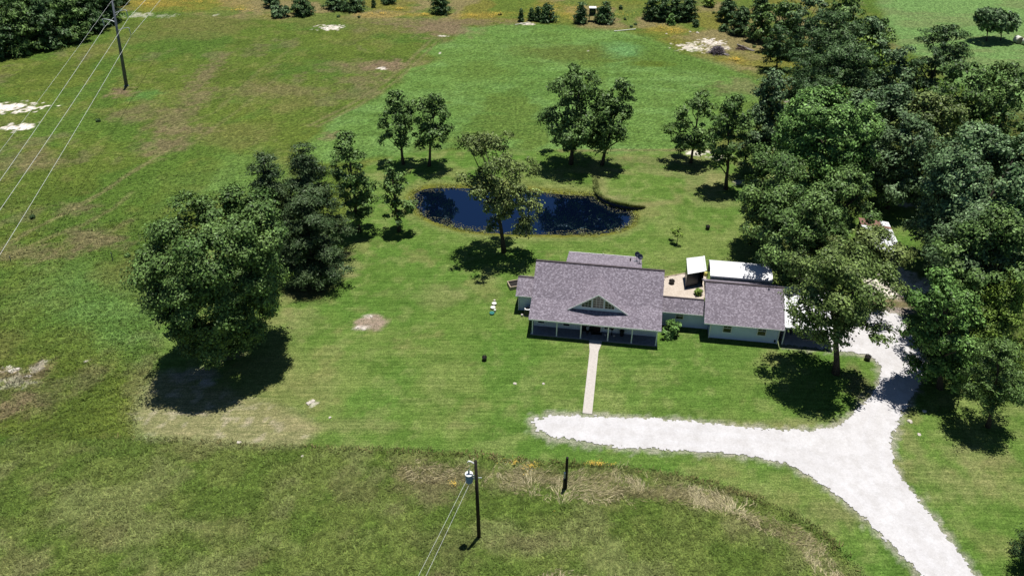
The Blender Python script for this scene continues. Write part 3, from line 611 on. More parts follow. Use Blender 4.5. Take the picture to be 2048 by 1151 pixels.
bm_ = G(1625, 682); tg = thing('timber_beam', 'long pale timber lying on the gravel under the carport', 'timber', (bm_[0], bm_[1], .06), HA-.04); MB().box(-1.1, 1.1, -.06, .06, 0, .12).build('beam', M['wood_pale'], tg, bevel=.01)
# arched metal shelter behind garage
R = thing('metal_shelter', 'long white arched metal shelter with grey side sheet behind the garage', 'shelter', (HO[0], HO[1], 0), HA)
pr = []
for i in range(13):
    t = i/12; v = 11.45+3.55*t; pr.append((v, 3.0+.42*(1-abs(2*t-1)**3.2)))
poly = [(pr[0][0]-.02, 2.8)]+pr+[(pr[-1][0]+.02, 2.8)]
MB().prism(poly+[(p[0], p[1]-.05) for p in poly[::-1]], 0, 20.65, 28.0).build('roof', M['metal_white'], R, bevel=.03)
MB().box(20.7, 27.95, 11.47, 11.51, 1.3, 2.86).build('side_sheet', M['metal_grey'], R)
MB().box(20.7, 27.95, 14.92, 14.96, 1.3, 2.86).build('side_sheet', M['metal_grey'], R)
for u in (20.8, 23.2, 25.5, 27.85):
    for v in (11.56, 14.86): MB().box(u-.04, u+.04, v-.04, v+.04, 0, 3.0).build('post', M['galv'], R)
# small tilted shed
S = thing('lean_to_shed', 'small dark walled lean-to shed with tilted white metal roof beside the gravel patio', 'shed')
c4 = [G(1373, 516, 2.75), G(1406, 512, 2.75), G(1410, 542, 2.25), G(1375.5, 548, 2.25)]; ctr = sum(c4)/4; S.location = (ctr[0], ctr[1], 0)
loc = [c-np.array([ctr[0], ctr[1], 0]) for c in c4]
MB().add([tuple(c) for c in loc]+[tuple(c-[0, 0, .05]) for c in loc], [(3, 2, 1, 0), (4, 5, 6, 7), (0, 1, 5, 4), (1, 2, 6, 5), (2, 3, 7, 6), (3, 0, 4, 7)]).build('roof', M['metal_rusty'], S)
ed = (loc[1]-loc[0])/np.linalg.norm(loc[1]-loc[0])
MB().add([tuple(loc[1]+ed*q+[0, 0, h]) for q, h in ((.02, .06), (.22, .06), (.22, -.02), (.02, -.02))]+[tuple(loc[2]+ed*q+[0, 0, h]) for q, h in ((.02, .06), (.22, .06), (.22, -.02), (.02, -.02))],
         [(0, 1, 2, 3), (7, 6, 5, 4), (0, 4, 5, 1), (1, 5, 6, 2), (2, 6, 7, 3), (3, 7, 4, 0)]).build('edge_trim', M['metal_rusty'], S)
il = [c*[.9, .9, 1] for c in loc]; il[0][2] -= .1; il[1][2] -= .1
def wallpan(a, b):
    d = b-a; d = d/np.linalg.norm(d); nrm = np.array([-d[1], d[0], 0])*.03
    return MB().add([(a[0], a[1], 0), (b[0], b[1], 0), (b[0], b[1], b[2]-.08), (a[0], a[1], a[2]-.08)]+[tuple(np.array(q)+nrm) for q in ((a[0], a[1], 0), (b[0], b[1], 0), (b[0], b[1], b[2]-.08), (a[0], a[1], a[2]-.08))],
                    [(0, 1, 2, 3), (7, 6, 5, 4), (0, 4, 5, 1), (1, 5, 6, 2), (2, 6, 7, 3), (3, 7, 4, 0)])
wallpan(il[3]-[.12, 0, 0], il[2]-[.55, 0, 0]).build('front_wall', M['dark_metal'], S); wallpan(il[0], il[3]-[.12, 0, 0]).build('side_wall', M['dark_metal'], S); wallpan(il[1], il[2]).build('side_wall', M['dark_metal'], S); wallpan(il[1], il[0]).build('back_wall', M['dark_metal'], S)
for c in (il[2],): MB().box(c[0]-.05, c[0]+.05, c[1]-.05, c[1]+.05, 0, c[2]-.06).build('post', M['wood_dark'], S)
b_ = G(1411, 551); tag(MB().lathe([(.01, 0), (.22, 0), (.25, .35), (.2, .5), (.01, .52)], (b_[0], b_[1], 0), 12).build('bucket', plain('yellow_plastic', (.5, .45, .12), .5)), 'small yellow bucket in the gap between the lean-to shed and the metal shelter', 'bucket')
# long shed in the trees
LS = thing('long_shed', 'long weathered shed with patchy white metal roof and rusty end, half hidden by trees', 'shed')
a = G(1777, 444, 2.6); b = G(1807, 508, 2.6); d = (b-a)/np.linalg.norm(b-a); q = np.array([d[1], -d[0], 0])*1.0
if q[0] > 0: q = -q
cs = [a+q*4.0, a, b, b+q*4.0]; ctr = sum(cs)/4; LS.location = (ctr[0], ctr[1], 0); lc = [c-[ctr[0], ctr[1], 0] for c in cs]
lc[0][2] = lc[3][2] = 3.0
f1_ = lambda t, s: lc[1]*(1-t)+lc[2]*t+(lc[0]-lc[1])*s
def quadslab(A, mat, name, par, th=.06):
    return MB().add([tuple(c) for c in A]+[tuple(c-np.array([0, 0, th])) for c in A], [(3, 2, 1, 0), (4, 5, 6, 7), (0, 1, 5, 4), (1, 2, 6, 5), (2, 3, 7, 6), (3, 0, 4, 7)]).build(name, mat, par)
quadslab([f1_(.24, 1), f1_(.24, 0), f1_(1, 0), f1_(1, 1)], M['metal_rusty'], 'roof', LS)
quadslab([f1_(0, 1), f1_(0, .3), f1_(.235, .3), f1_(.235, 1)], M['rust'], 'rusty_roof_sheet', LS)
quadslab([f1_(0, .29), f1_(0, 0), f1_(.16, 0), f1_(.16, .29)], M['metal_white'], 'roof_sheet', LS)
quadslab([f1_(.165, .29), f1_(.165, 0), f1_(.235, 0), f1_(.235, .29)], M['rust'], 'rusty_roof_sheet', LS)
i4 = [f1_(.03, .95), f1_(.03, .05), f1_(.97, .05), f1_(.97, .95)]
for A_, B_ in ((1, 2), (2, 3), (3, 0), (0, 1)): wallpan(i4[A_], i4[B_]).build('wall', M['dark_metal'], LS)
# patio
pat = W([(1326, 556), (1370, 547), (1412, 543), (1412, 592), (1400, 600), (1326, 596)]); struct(ragged('gravel_patio', pat, .13, .06, M['patio_gravel'], 411, .25))
e0, e1 = G(1327, 555), G(1371, 546.5); tag(MB().tube([tuple(e0+[0, 0, .08]), tuple(e1+[0, 0, .08])], .07, 6).build('timber_edging', M['wood_pale']), 'straight pale timber edging between the gravel patio and the back lawn', 'edging')
# walkway
wk = [G(1178.3, 688), G(1202.3, 689.6), G(1196.8, 703), G(1184, 828), G(1165, 826), G(1179.3, 702)]
slab = MB(); slab.add([(p[0], p[1], .07) for p in wk]+[(p[0], p[1], -.1) for p in wk], [tuple(range(6)[::-1]) if 0 else (0, 5, 4, 3, 2, 1), (6, 7, 8, 9, 10, 11)]+[(i, (i+1) % 6, 6+(i+1) % 6, 6+i) for i in range(6)])
a0, a1 = hl(wk[0]), hl(wk[1]); struct(slab.build('walkway', M['concrete']))
pp = [(a0[0], a0[1]), (a1[0], a1[1]), (a1[0]+.05, .54), (a0[0]-.05, .54)]
wk2 = MB().prism(pp, 2, -.05, .09).build('walkway_apron', M['concrete']); wk2.location = (HO[0], HO[1], 0); wk2.rotation_euler = (0, 0, HA); struct(wk2)
# ------------------------------------------------------------------ small things round the house
def at_house(u, v, z=0): return (HO[0]+u*math.cos(HA)-v*math.sin(HA), HO[1]+u*math.sin(HA)+v*math.cos(HA), z)
AC = thing('air_conditioner', 'dark grey outdoor air conditioning unit with white rimmed fan top beside the farmhouse', 'air conditioner', at_house(-.62, 4.35), HA)
MB().box(-.42, .42, -.42, .42, -.02, .06).build('pad', M['concrete'], AC); MB().box(-.38, .38, -.38, .38, .06, .9).build('casing', M['dark_metal'], AC, bevel=.04)
MB().lathe([(.37, .0), (.40, 0), (.40, .06), (.28, .07), (.27, .01)], (0, 0, .9), 20).build('top_rim', M['white'], AC); MB().lathe([(.01, 0), (.24, 0), (.24, .02), (.01, .05)], (0, 0, .93), 16).build('fan_guard', M['black'], AC)
pb = G(1044, 632); tag(MB().box(-.12, .12, -.12, .12, 0, .28).build('block', M['concrete'], bevel=.02), 'small pale block on the grass beside the air conditioner', 'block').location = (pb[0], pb[1], 0)
DB = thing('wooden_step', 'low open topped pale timber frame beside the left wing of the farmhouse', 'planter', G(1031, 572)*[1, 1, 0]+[0, 0, 0], .3)
MB().box(-.9, -.8, -.7, .7, 0, .5).box(.8, .9, -.7, .7, 0, .5).box(-.8, .8, -.7, -.6, 0, .5).box(-.8, .8, .6, .7, 0, .5).build('side_boards', M['wood_pale'], DB); MB().box(-.79, .79, -.59, .59, 0, .3).build('soil', M['wood_dark'], DB)
for (x, y, r, m, lb) in ((989, 602.5,.13, 'rock', 'small flat grey stone cover, farthest of the septic lids on the lawn'), (988.5, 608.5, .30, 'plastic_white', 'round cream septic lid next to the small stone cover'), (986, 616.5, .31, 'plastic_white', 'round cream septic lid nearer the green lid'), (984, 627.5, .31, 'plastic_green', 'round green septic lid on the left lawn')):
    c = G(x, y); t = thing('septic_lid', lb, 'septic lid', (c[0], c[1], 0), 0, 'septic lids in a row on the lawn')
    MB().lathe([(r*.9, 0), (r*.9, .16)], n=20).build('riser', M['black' if m == 'plastic_white' else m], t); MB().lathe([(r, .162), (r, .20), (r*.9, .23), (r*.3, .24), (.01, .24)], n=24).build('lid', M[m], t)
c = G(990, 623.5); tag(MB().lathe([(.12, 0), (.12, .3), (.14, .3), (.14, .36), (.01, .38)], (c[0], c[1], 0), 12).build('cleanout_cap', M['plastic_white']), 'small white pipe cap beside the green septic lid', 'pipe cap')
def tub(x, y, r, label, logs=True, cat='planter', name='tub'):
    c = G(x, y); t = thing(name, label, cat, (c[0], c[1], 0)); MB().lathe([(r*.85, 0), (r, .42), (r*1.04, .46), (r*.92, .46), (r*.85, .3)], n=18).build('bowl', M['black'], t)
    if logs:
        m = MB()
        for i in range(4):
            a = i*.8+.3; m.tube([(-r*.8*math.cos(a), -r*.8*math.sin(a), .42), (r*.9*math.cos(a), r*.9*math.sin(a), .58)], .05, 6)
        m.build('firewood', M['wood_dark'], t)
    return t
tub(969, 720, .27, 'round black fire tub standing alone on the front lawn left of the walkway', cat='fire pit', name='fire_pit')
tub(1734, 719, .33, 'round black fire pit with logs on the grass beside the gravel drive', cat='fire pit', name='fire_pit')
tub(1343, 567, .36, 'round black fire pit on the tan gravel patio', cat='fire pit', name='fire_pit'); tub(1415, 458, .3, 'round black fire pit on the back lawn behind the sheds', cat='fire pit', name='fire_pit')
c = G(1394, 586); 
def dish(u, v, z, lb):
    t = thing('satellite_dish', lb, 'satellite dish', at_house(u, v, z), HA)
    MB().tube([(0, 0, 0), (0, 0, .9)], .035, 6).build('mast', M['galv'], t); pr_ = [(.01, 0), (.2, .03), (.34, .1), (.36, .1), (.2, .0), (.01, -.03)]
    d_ = MB().lathe(pr_, n=18).build('reflector', M['dark_metal'], t, smooth=True); d_.location = (0, 0, .95); d_.rotation_euler = (math.radians(50), 0, .5)
    MB().tube([(0, -.05, .9), (.3, -.5, 1.15)], .02, 5).build('arm', M['galv'], t); MB().box(-.35, .35, -.04, .04, -.03, .03).build('foot', M['galv'], t); return t
dish(11.75, 13.2, 3.10, 'dark satellite dish on the rear porch roof, farther from the ridge'); dish(12.1, 12.4, 3.30, 'dark satellite dish at the right corner of the rear porch roof, nearer the ridge')
def pchair(u, v, rz, lb):
    t = thing('porch_chair', lb, 'chair', at_house(u, v, .12), HA+rz, 'dark chairs on the porch')
    MB().box(-.26, .26, -.25, .25, .4, .45).build('seat', M['black'], t); MB().box(-.26, .26, .21, .25, .45, .95).build('backrest', M['black'], t)
    for a in (-.23, .23):
        for b in (-.22, .22): MB().box(a-.02, a+.02, b-.02, b+.02, 0, .4).build('leg', M['black'], t)
pchair(6.3, 1.75, .2, 'dark porch chair left of the small table'); pchair(7.05, 1.75, -.2, 'dark porch chair just left of the front door')
t = thing('porch_table', 'small dark round table between the two porch chairs', 'table', at_house(6.68, 1.35, .12)); MB().lathe([(.01, .5), (.22, .5), (.22, .53), (.01, .54)], n=14).build('tabletop', M['black'], t); MB().tube([(0, 0, 0), (0, 0, .5)], .04, 6).build('pedestal', M['black'], t)
t = thing('flower_stand', 'dark plant stand with pots right of the front door on the porch', 'plant stand', at_house(9.45, 1.75, .12)); MB().tube([(0, 0, 0), (0, 0, .8)], .05, 6).build('pole', M['black'], t); MB().lathe([(.01, .8), (.16, .8), (.24, 1.1), (.01, 1.1)], n=12).build('pot', M['wood_dark'], t)
t = thing('trash_can', 'dark ribbed bin against the porch wall between the right posts', 'bin', at_house(10.6, 1.8, .12)); MB().lathe([(.2, 0), (.26, .65), (.01, .66)], n=14).build('body', M['black'], t); MB().lathe([(.28, .67), (.28, .71), (.01, .78)], n=14).build('lid', M['black'], t)
for (u, lb) in ((8.72, 'pale stone beside the front door'), (9.75, 'pale stone at the foot of the plant stand')): c = at_house(u, 1.55, .18); tag(MB().blob(c, .14, int(u*10), 8, .6).build('stone', M['rock']), lb, 'stone')
# ------------------------------------------------------------------ poles and wires
def sagline(a, b, sag, n=16):
    a = np.array(a, float); b = np.array(b, float); return [tuple(a*(1-t)+b*t-np.array([0, 0, sag*4*t*(1-t)])) for t in np.linspace(0, 1, n+1)]
bp, hp = height_for(253, 172, 3)
tp = thing('transmission_pole', 'tall grey steel power line pole with three curved arms in the left field', 'power pole', (bp[0], bp[1], 0))
topx = P(bp+[0, 0, hp])[0]; lean = (222-topx)/9.5
MB().tube([(0, 0, 0), (lean*.5, 0, hp*.5), (lean, 0, hp)], [.36, .27, .16], 12).build('shaft', M['steel'], tp, smooth=True)
MB().lathe([(.5, 0), (.5, .08), (.01, .1)], n=12).build('base_plate', M['steel'], tp)
wdir = None; atts = []
for (ax, ay, root_y, s) in ((243, 21, 25, 1), (204, 39, 42, -1), (254, 53, 59, 1)):
    f = (172-root_y)/(172-3.); hz = hp*f*1.0
    tip = np.array([lean*f+s*2.35, 0, hz+.55]); r0 = np.array([lean*f, 0, hz-.1])
    pts = [tuple(r0+(tip-r0)*[t, 1, 0]+[0, 0, (tip-r0)[2]*math.sin(t*math.pi/2)]) for t in np.linspace(0, 1, 7)]
    arm = MB().tube(pts, [.10, .09, .08, .075, .07, .06, .05], 8).build('arm', M['galv'], tp, smooth=True)
    ins = MB()
    for k in range(10): ins.lathe([(.04, 0), (.11, .01), (.04, .08)], (tip[0], tip[1], tip[2]-.15-.13*k), 8)
    ins.build('insulator', M['galv'], arm); atts.append(tuple(tip-[0, 0, 1.5]))
MB().tube([(lean-.3, 0, hp-.1), (lean+.3, 0, hp+.12)], .05, 6).build('top_bracket', M['galv'], tp); atts.append((lean-.2, 0, hp))
ends = {0: (0, 395), 1: (0, 343), 2: (0, 481), 3: (0, 284)}
e4 = G(0, 481, atts[2][2]-1.0)-np.array([bp[0]+atts[2][0], bp[1], 0]); wd_ = e4[:2]/np.linalg.norm(e4[:2])
for k, lb in ((0, 'middle line'), (1, 'left line'), (2, 'right line, nearest the house'), (3, 'leaving the pole top')):
    A = np.array([bp[0]+atts[k][0], bp[1]+atts[k][1], atts[k][2]])
    tgt = G(ends[k][0], ends[k][1], A[2]-1.0)[:2]-A[:2]; L = np.linalg.norm(tgt); dd = tgt/L
    e = A+np.array([dd[0]*260, dd[1]*260, 0]); f_ = A-np.array([dd[0]*230-0, dd[1]*230, 0])
    mb = MB(); r_ = .021 if k != 3 else .013
    mb.tube(sagline(A, e, 2.6, 24), r_, 5); mb.tube(sagline(A, f_, 2.6, 24), r_, 5)
    tag(mb.build('power_line', M['wire']), 'pale overhead power cable over the left field, '+lb, 'power line', 'power lines on the steel pole')
bp, hp = height_for(958, 1073, 921)
tp = thing('utility_pole', 'black wooden utility pole with transformer standing in the tall foreground grass', 'utility pole', (bp[0], bp[1], 0))
MB().tube([(0, 0, -.1), (-.02, 0, hp*.5), (-.05, 0, hp)], [.17, .15, .12], 10).build('shaft', M['wood_dark'], tp, smooth=True)
tr = MB().lathe([(.28, 0), (.30, .05), (.30, .85), (.01, .86)], (-.62, -.05, hp-2.35), 18).build('transformer', M['blue_can'], tp, smooth=False)
MB().lathe([(.32, .87), (.33, .93), (.2, 1.0), (.01, 1.02)], (-.62, -.05, hp-2.35), 18).build('cover', M['white'], tr)
MB().lathe([(.05, 1.0), (.09, 1.08), (.05, 1.16), (.09, 1.24), (.03, 1.4)], (-.62, -.05, hp-2.35), 10).build('bushing', M['galv'], tr)
MB().box(-.35, -.1, -.08, .0, hp-2.1, hp-1.9).build('bracket', M['galv'], tr); MB().box(-.35, -.1, -.08, .0, hp-1.75, hp-1.6).build('bracket', M['galv'], tr)
MB().tube([(-.08, 0, hp-.35), (-.45, 0, hp-.05), (-.6, 0, hp-.02), (-.68, 0, hp-.15)], .06, 6).build('insulator_arm', M['white'], tp)
MB().tube([(-.6, 0, hp-.1), (-.5, 0, hp-.7), (-.6, -.05, hp-1.0)], .015, 5).build('lead_wire', M['wire'], tp)
MB().box(.12, .4, -.03, .03, hp-2.0, hp-1.92).build('side_bracket', M['galv'], tp)
for (sx, sy, ex_, ey_, z0, z1, lb) in ((939, 956, 828, 1160, hp-1.9, hp-2.3, 'left one of the pair of service wires leaving the black utility pole'), (948, 966, 844, 1160, hp-2.3, hp-2.7, 'right one of the pair of service wires leaving the black utility pole')):
    A = np.array([bp[0]-.62+(.1 if sx > 940 else -.12), bp[1]-.1, z0]); e = G(ex_, ey_, z1); dd = (e-A)/np.linalg.norm((e-A)[:2])
    tag(MB().tube(sagline(A, A+dd*40, .5, 14), .010, 5).build('service_wire', M['wire']), lb, 'power line', 'service wires at the utility pole')
b, h = height_for(1131, 977, 914); tp = thing('meter_pole', 'short black post with electric meter in the tall grass right of the utility pole', 'meter post', (b[0], b[1], 0))
MB().tube([(0, 0, -.1), (0, 0, h)], [.15, .12], 8).build('post', M['wood_dark'], tp); MB().box(-.24, -.1, -.28, -.13, h*.42, h*.55).build('meter_box', M['galv'], tp); MB().box(-.26, -.08, -.24, .1, .2, 1.4).build('panel', M['black'], tp)
MB().lathe([(.01, 0), (.09, 0), (.09, .1), (.01, .12)], (-.17, -.2, h*.56), 10).build('meter', M['white'], tp)
for (x, y, ty, lb) in ((226, 520, 505, 'grey metal fence post at the field edge left of the big round tree'), (22, 522, 512, 'short dark fence post at the left edge of the photo')):
    b, h = height_for(x, y, ty); t = thing('fence_post', lb, 'post', (b[0], b[1], 0)); MB().tube([(0, 0, 0), (.05, 0, h)], .06, 6).build('post', M['steel'], t)
# ------------------------------------------------------------------ far things
b, _ = height_for(1184, 42, 20); t = thing('hunting_blind', 'raised dark box blind with white roof standing between two pines at the top', 'hunting blind', (b[0], b[1], 0), -.05)
wbx = MB().box(-.75, .75, -.7, .7, 1.3, 3.1).build('cabin', plain('dark_green_paint', (.012, .024, .03), .6), t); MB().box(-.45, .45, -.74, -.702, 2.2, 2.6).build('window', M['glass'], wbx); MB().box(-.85, .85, -.85, .8, 3.102, 3.2).build('roof', M['white'], t)
for a in (-.68, .68):
    for c_ in (-.62, .62): MB().box(a-.06, a+.06, c_-.06, c_+.06, 0, 1.3).build('leg', M['wood_dark'], t)
def bale(x, y, lb, rz):
    c = G(x, y); t = thing('hay_bale', lb, 'hay bale', (c[0], c[1], 0), rz, 'round hay bales in the far pasture'); r = .75
    o = MB().lathe([(.01, -.75), (r*.93, -.75), (r, -.68), (r, .68), (r*.93, .75), (.01, .75)], n=28).build('roll', M['hay'], t, smooth=False); o.rotation_euler = (math.radians(90), 0, 0); o.location = (0, 0, r)
    nw = MB().lathe([(r+.012, -.6), (r+.012, .6)], n=28).build('net_wrap', M['plastic_white'], t); nw.rotation_euler = (math.radians(90), 0, 0); nw.location = (0, 0, r)
bale(2034, 86, 'round hay bale just right of the two pasture trees', .15); bale(2051, 90, 'round hay bale cut by the right edge of the photo', .3)
a, b = G(1228, 63.5), G(1271, 60.5); tag(MB().tube([tuple(a+[0, 0, .12]), tuple(b+[0, 0, .25])], .1, 8).build('pipe', M['plastic_white']), 'long white pipe lying on the grass in front of the top pines', 'pipe')
a, b = G(1030, 50), G(1057, 46); tag(MB().tube([tuple(a+[0, 0, .05]), tuple(b+[0, 0, .12])], .09, 6).build('pipe', M['plastic_white']), 'pale pipe lying at the top edge of the green field left of the small pines', 'pipe')
# roof of a farther building
c = G(1245, 0); t = thing('barn', 'long dark brown roofed barn cut by the top edge of the photo', 'barn', (c[0]+1, c[1]+1.2, 0)); MB().box(-5.5, 5.5, 0, 6, 0, 2.2).build('wall', M['wood_dark'], t); MB().prism([(-.4, 2.1), (3, 3.6), (6.4, 2.1), (6.4, 2.0), (3, 3.5), (-.4, 2.0)], 0, -6, 6).build('roof', M['rust'], t)
# brush pile
def brush(x, y, rx, hz, lb, mat, n=260, seed=3, flatdir=(1, -.6)):
    rg = np.random.default_rng(seed); c = G(x, y); t = thing('brush_pile', lb, 'brush pile', (c[0], c[1], 0)); m = MB()
    for i in range(n):
        a = rg.uniform(0, 6.28); r = rx*abs(rg.normal(0, .45)); p0 = np.array([r*math.cos(a), r*math.sin(a)*.7, 0]); L = rg.uniform(.6, 1.7)
        z = max(.1, hz*(1-(r/rx)**2)*rg.uniform(.2, 1)); th = rg.normal(-.6, .8); q = np.array([math.cos(th)*L, math.sin(th)*L, rg.normal(0, .3)])
        p0[2] = z; m.tube([tuple(p0-q/2), tuple(p0+q/2+[0, 0, rg.normal(0, .1)])], rg.uniform(.02, .05), 3, cap=False)
    m.build('twigs', mat, t)
    l = MB()
    for i in range(4): a = -.75+.15*i; l.tube([(-1.2*math.cos(a), -1.2*math.sin(a), .6+i*.1), (2.6*math.cos(a), 2.6*math.sin(a)-.2*i, .1)], [.14, .05], 6)
    l.build('logs', M['bark_pale'], t)
brush(1434, 107, 1.9, 1.5, 'grey heap of dead branches on pale soil near the top right trees', M['twig'], 520); brush(1484, 98, 1.5, .5, 'low brown heap of dead brush right of the grey branch heap', plain('brown_twigs', (.16, .11, .09), .9, var=.3), 160, 9)
# ------------------------------------------------------------------ trees
def prof_r(kind, t):
    if kind == 'round': return np.sqrt(np.clip(1-((t-.55)/.58)**2, 0, 1))**.85
    if kind == 'oak': return np.sqrt(np.clip(1-((t-.42)/.60)**2, 0, 1))
    if kind == 'tall': return np.clip(1-((t-.35)/.68)**2, 0, 1)**.6
    if kind == 'pine': return np.clip(1-((t-.42)/.62)**2, 0, 1)**.6
    if kind == 'cone': return np.clip((1-t)**.6, 0, 1)*np.clip(t/.12, 0, 1)**.4+.03
    return np.clip((1-t)**.62, 0, 1)*np.clip(t/.15, 0, 1)**.4+.04
def crown_arrays(kind, h, w, cb, seed, leaf, dens, gap):
    rg = np.random.default_rng(seed); hc = h*(1-cb)*.98; z0 = h*cb; R = w/2; con = kind in ('cone', 'cedar', 'pine')
    rl0 = float(np.clip({'round': .095, 'oak': .14, 'tall': .15, 'pine': .12, 'cone': .13, 'cedar': .125}[kind]*w, .22 if w < 3 else .62, 1.35))
    A = math.pi*w*hc*.85; n = int({'round': 1.9, 'oak': 1.0, 'tall': .95, 'pine': .95, 'cone': 1.5, 'cedar': 1.15}[kind]*dens*A/(math.pi*rl0*rl0))+6
    t = rg.uniform(.0, 1, n*4); th = rg.uniform(0, 2*math.pi, n*4); pr = prof_r(kind, t)
    k = pr > rg.uniform(0, 1, n*4); t = t[k][:n]; th = th[k][:n]; pr = pr[k][:n]; n = len(t)
    rho = np.where(rg.uniform(0, 1, n) < (.92 if kind == 'round' else .7), rg.uniform(.72, .98, n), rg.uniform(.2, .72, n))
    amp = {'round': .32, 'oak': .95, 'tall': .8, 'pine': .8, 'cone': .5, 'cedar': .9}[kind]
    nz = fbm(np.cos(th)*R*pr+50, np.sin(th)*R*pr+50, max(1.8, w/2.6), 2, seed, z=t*hc+20.01)
    Rm = np.clip(1+amp*(nz-.5)*1.7, .35, 1.35)
    rr = np.maximum(R*pr*Rm*rho-rl0*.35, 0); lx = np.cos(th)*rr; ly = np.sin(th)*rr; lz = z0+t*hc
    if kind != 'round':
        g = fbm(lx+11, ly+31, max(1.3, w*.22), 2, seed+5, z=lz+3.01); q = g > gap; lx, ly, lz, th = lx[q], ly[q], lz[q], th[q]; n = len(lx)
    lz = np.clip(lz, z0+rl0*.3, z0+hc-rl0*.5)
    rl = rl0*rg.uniform(.6, 1.3, n); cen = np.stack([lx, ly, lz], 1)
    sq = .42 if con else .72
    cov = 1.0 if kind == 'round' else .85
    if con: cov = 1.05
    nl = np.clip((4*math.pi*rl*rl*.75*cov/(1.24*leaf*leaf)).astype(int), 10, 900)
    li = np.repeat(np.arange(n), nl); m = len(li)
    d = rg.normal(0, 1, (m, 3)); d[:, 2] += .45; d /= np.linalg.norm(d, axis=1, keepdims=True)+1e-6
    # sprigs: leaves gather in bunches on each lobe
    nsp = 9; sp = rg.normal(0, 1, (n, nsp, 3)); sp[..., 2] += .4; sp /= np.linalg.norm(sp, axis=2, keepdims=True); pick = sp[li, rg.integers(0, nsp, m)]
    d = d*.5+pick*.8; d /= np.linalg.norm(d, axis=1, keepdims=True)+1e-6
    r = rl[li]*rg.uniform(.35, 1.08, m)**.6
    r = r*(1+.28*(rg.uniform(-1, 1, (n, nsp))[li, rg.integers(0, nsp, m)]))
    off = d*r[:, None]*[1, 1, sq]
    if con:
        rad_ = np.stack([np.cos(th), np.sin(th)], 1)[li]; al = (off[:, :2]*rad_).sum(1, keepdims=True); off[:, :2] += rad_*al*.5; off[:, 2] -= np.abs(al[:, 0])*.18
    c = cen[li]+off
    outw = c/[R+.01, R+.01, 1e9]; outw[:, 2] = .2
    nrm = d*.75+outw*.4+np.array([0, 0, .45])+rg.normal(0, .42, c.shape); nrm /= np.linalg.norm(nrm, axis=1, keepdims=True)
    rv = rg.normal(0, 1, c.shape); ta = np.cross(nrm, rv); ta /= np.linalg.norm(ta, axis=1, keepdims=True)+1e-6; tb = np.cross(nrm, ta)
    s_ = leaf*rg.uniform(.55, 1.3, (m, 1)); asp = .36 if con else .62
    V = np.stack([c-ta*s_, c-tb*s_*asp+nrm*s_*.15, c+ta*s_, c+tb*s_*asp+nrm*s_*.15], 1).reshape(-1, 3); V[:, 2] = np.maximum(V[:, 2], .08)
    tint = np.clip(rg.normal(.5, .2, n)[li]+rg.normal(0, .1, m), 0, 1)
    return V, np.arange(m*4).reshape(m, 4), np.repeat(tint, 4), cen
def trunk_mb(h, w, cb, rad, seed, cl, kind, lean=(0, 0)):
    rg = np.random.default_rng(seed+1); m = MB(); ht = h*(.86 if kind in ('cone', 'pine', 'cedar') else .72); n = 7
    ax = [np.array([lean[0]*(i/(n-1.))**1.2+rg.normal(0, .04*h/12)*(i > 0), lean[1]*(i/(n-1.))**1.2+rg.normal(0, .04*h/12)*(i > 0), ht*i/(n-1)]) for i in range(n)]
    m.tube([tuple(ax[0]-[0, 0, .15])]+[tuple(a) for a in ax[1:]], [rad*1.35]+[rad*(1-.75*i/(n-1)) for i in range(1, n)], 8)
    nb_ = 9 if h > 6 else 5; zs = cl[:, 2]
    for i in range(nb_):
        c = cl[rg.integers(len(cl))]; f = np.clip((c[2]-h*.18)/ht, .25, .95)*rg.uniform(.75, .95); k = f*(n-1); k0 = int(k); p = ax[k0]+(ax[min(k0+1, n-1)]-ax[k0])*(k-k0)
        q = c+np.array([lean[0]*.8, lean[1]*.8, 0]); mid = (p+q)/2+[rg.normal(0, .15), rg.normal(0, .15), rg.uniform(-.1, .4)]
        m.tube([tuple(p), tuple(mid), tuple(q)], [rad*.42*(1-f*.4), rad*.25, rad*.08], 6, cap=False)
    return m
TN = [0]
def tree(label, kind='oak', base=None, top=None, h=None, w=8, cb=.25, leaf=None, mat='oak', dens=1., gap=.36, topx=None, group=None, name='tree', cat='tree', lift=0., extra=None, rad=None):
    TN[0] += 1; seed = TN[0]*13
    if base is not None:
        b, hh = height_for(base[0], base[1], top); h = hh; tx = P(b+[0, 0, h*.7])[0]
    else:
        b = G(top[0], top[1], h)*[1, 1, 0]; tx = P(b+[0, 0, h*.7])[0]
    dist = math.hypot(b[0], b[1], CAM_H); lx = 0
    if topx is not None:
        s = FPX/dist; lx = (topx-P(b+[0, 0, h*.8])[0])/s
    if leaf is None: leaf = np.clip(dist*.0016, .12, .34)
    V, F, tn, cl = crown_arrays(kind, h, w, cb, seed, leaf, dens, gap)
    if lx or extra:
        V = V.copy(); V[:, 0] += lx*np.clip(V[:, 2]/h, 0, 1)**1.2
    z = min(gz(b[0], b[1]), 0.02)
    t = thing(name, label, cat, (b[0], b[1], z), 0, group)
    mesh_np('crown', V, F, LEAF[mat], t, attrs={'tint': ('FLOAT', 'POINT', tn)})
    rad = rad or max(.05, h*.019*(1.15 if kind == 'round' else 1))
    trunk_mb(h, w, cb, rad, seed, cl, kind, (lx, 0)).build('trunk', M['bark'], t, smooth=True)
    return t
YG = 'trees round the yard and pond'; FGp = 'trees of the wood on the right'; PG = 'pines along the top edge'; LG = 'pines of the top left wood'
tree('huge round dense tree standing alone on the left lawn over a black shadow', 'round', (452, 708), 414, w=14.8, cb=.12, dens=1.0, gap=.25, mat='oak', topx=432, rad=.42)
tree('dark cedar with a pointed top, left one of the clump behind the huge round tree', 'cedar', (566, 512), 290, w=8.2, cb=.05, mat='cedar', topx=532, gap=.24, dens=1.1)
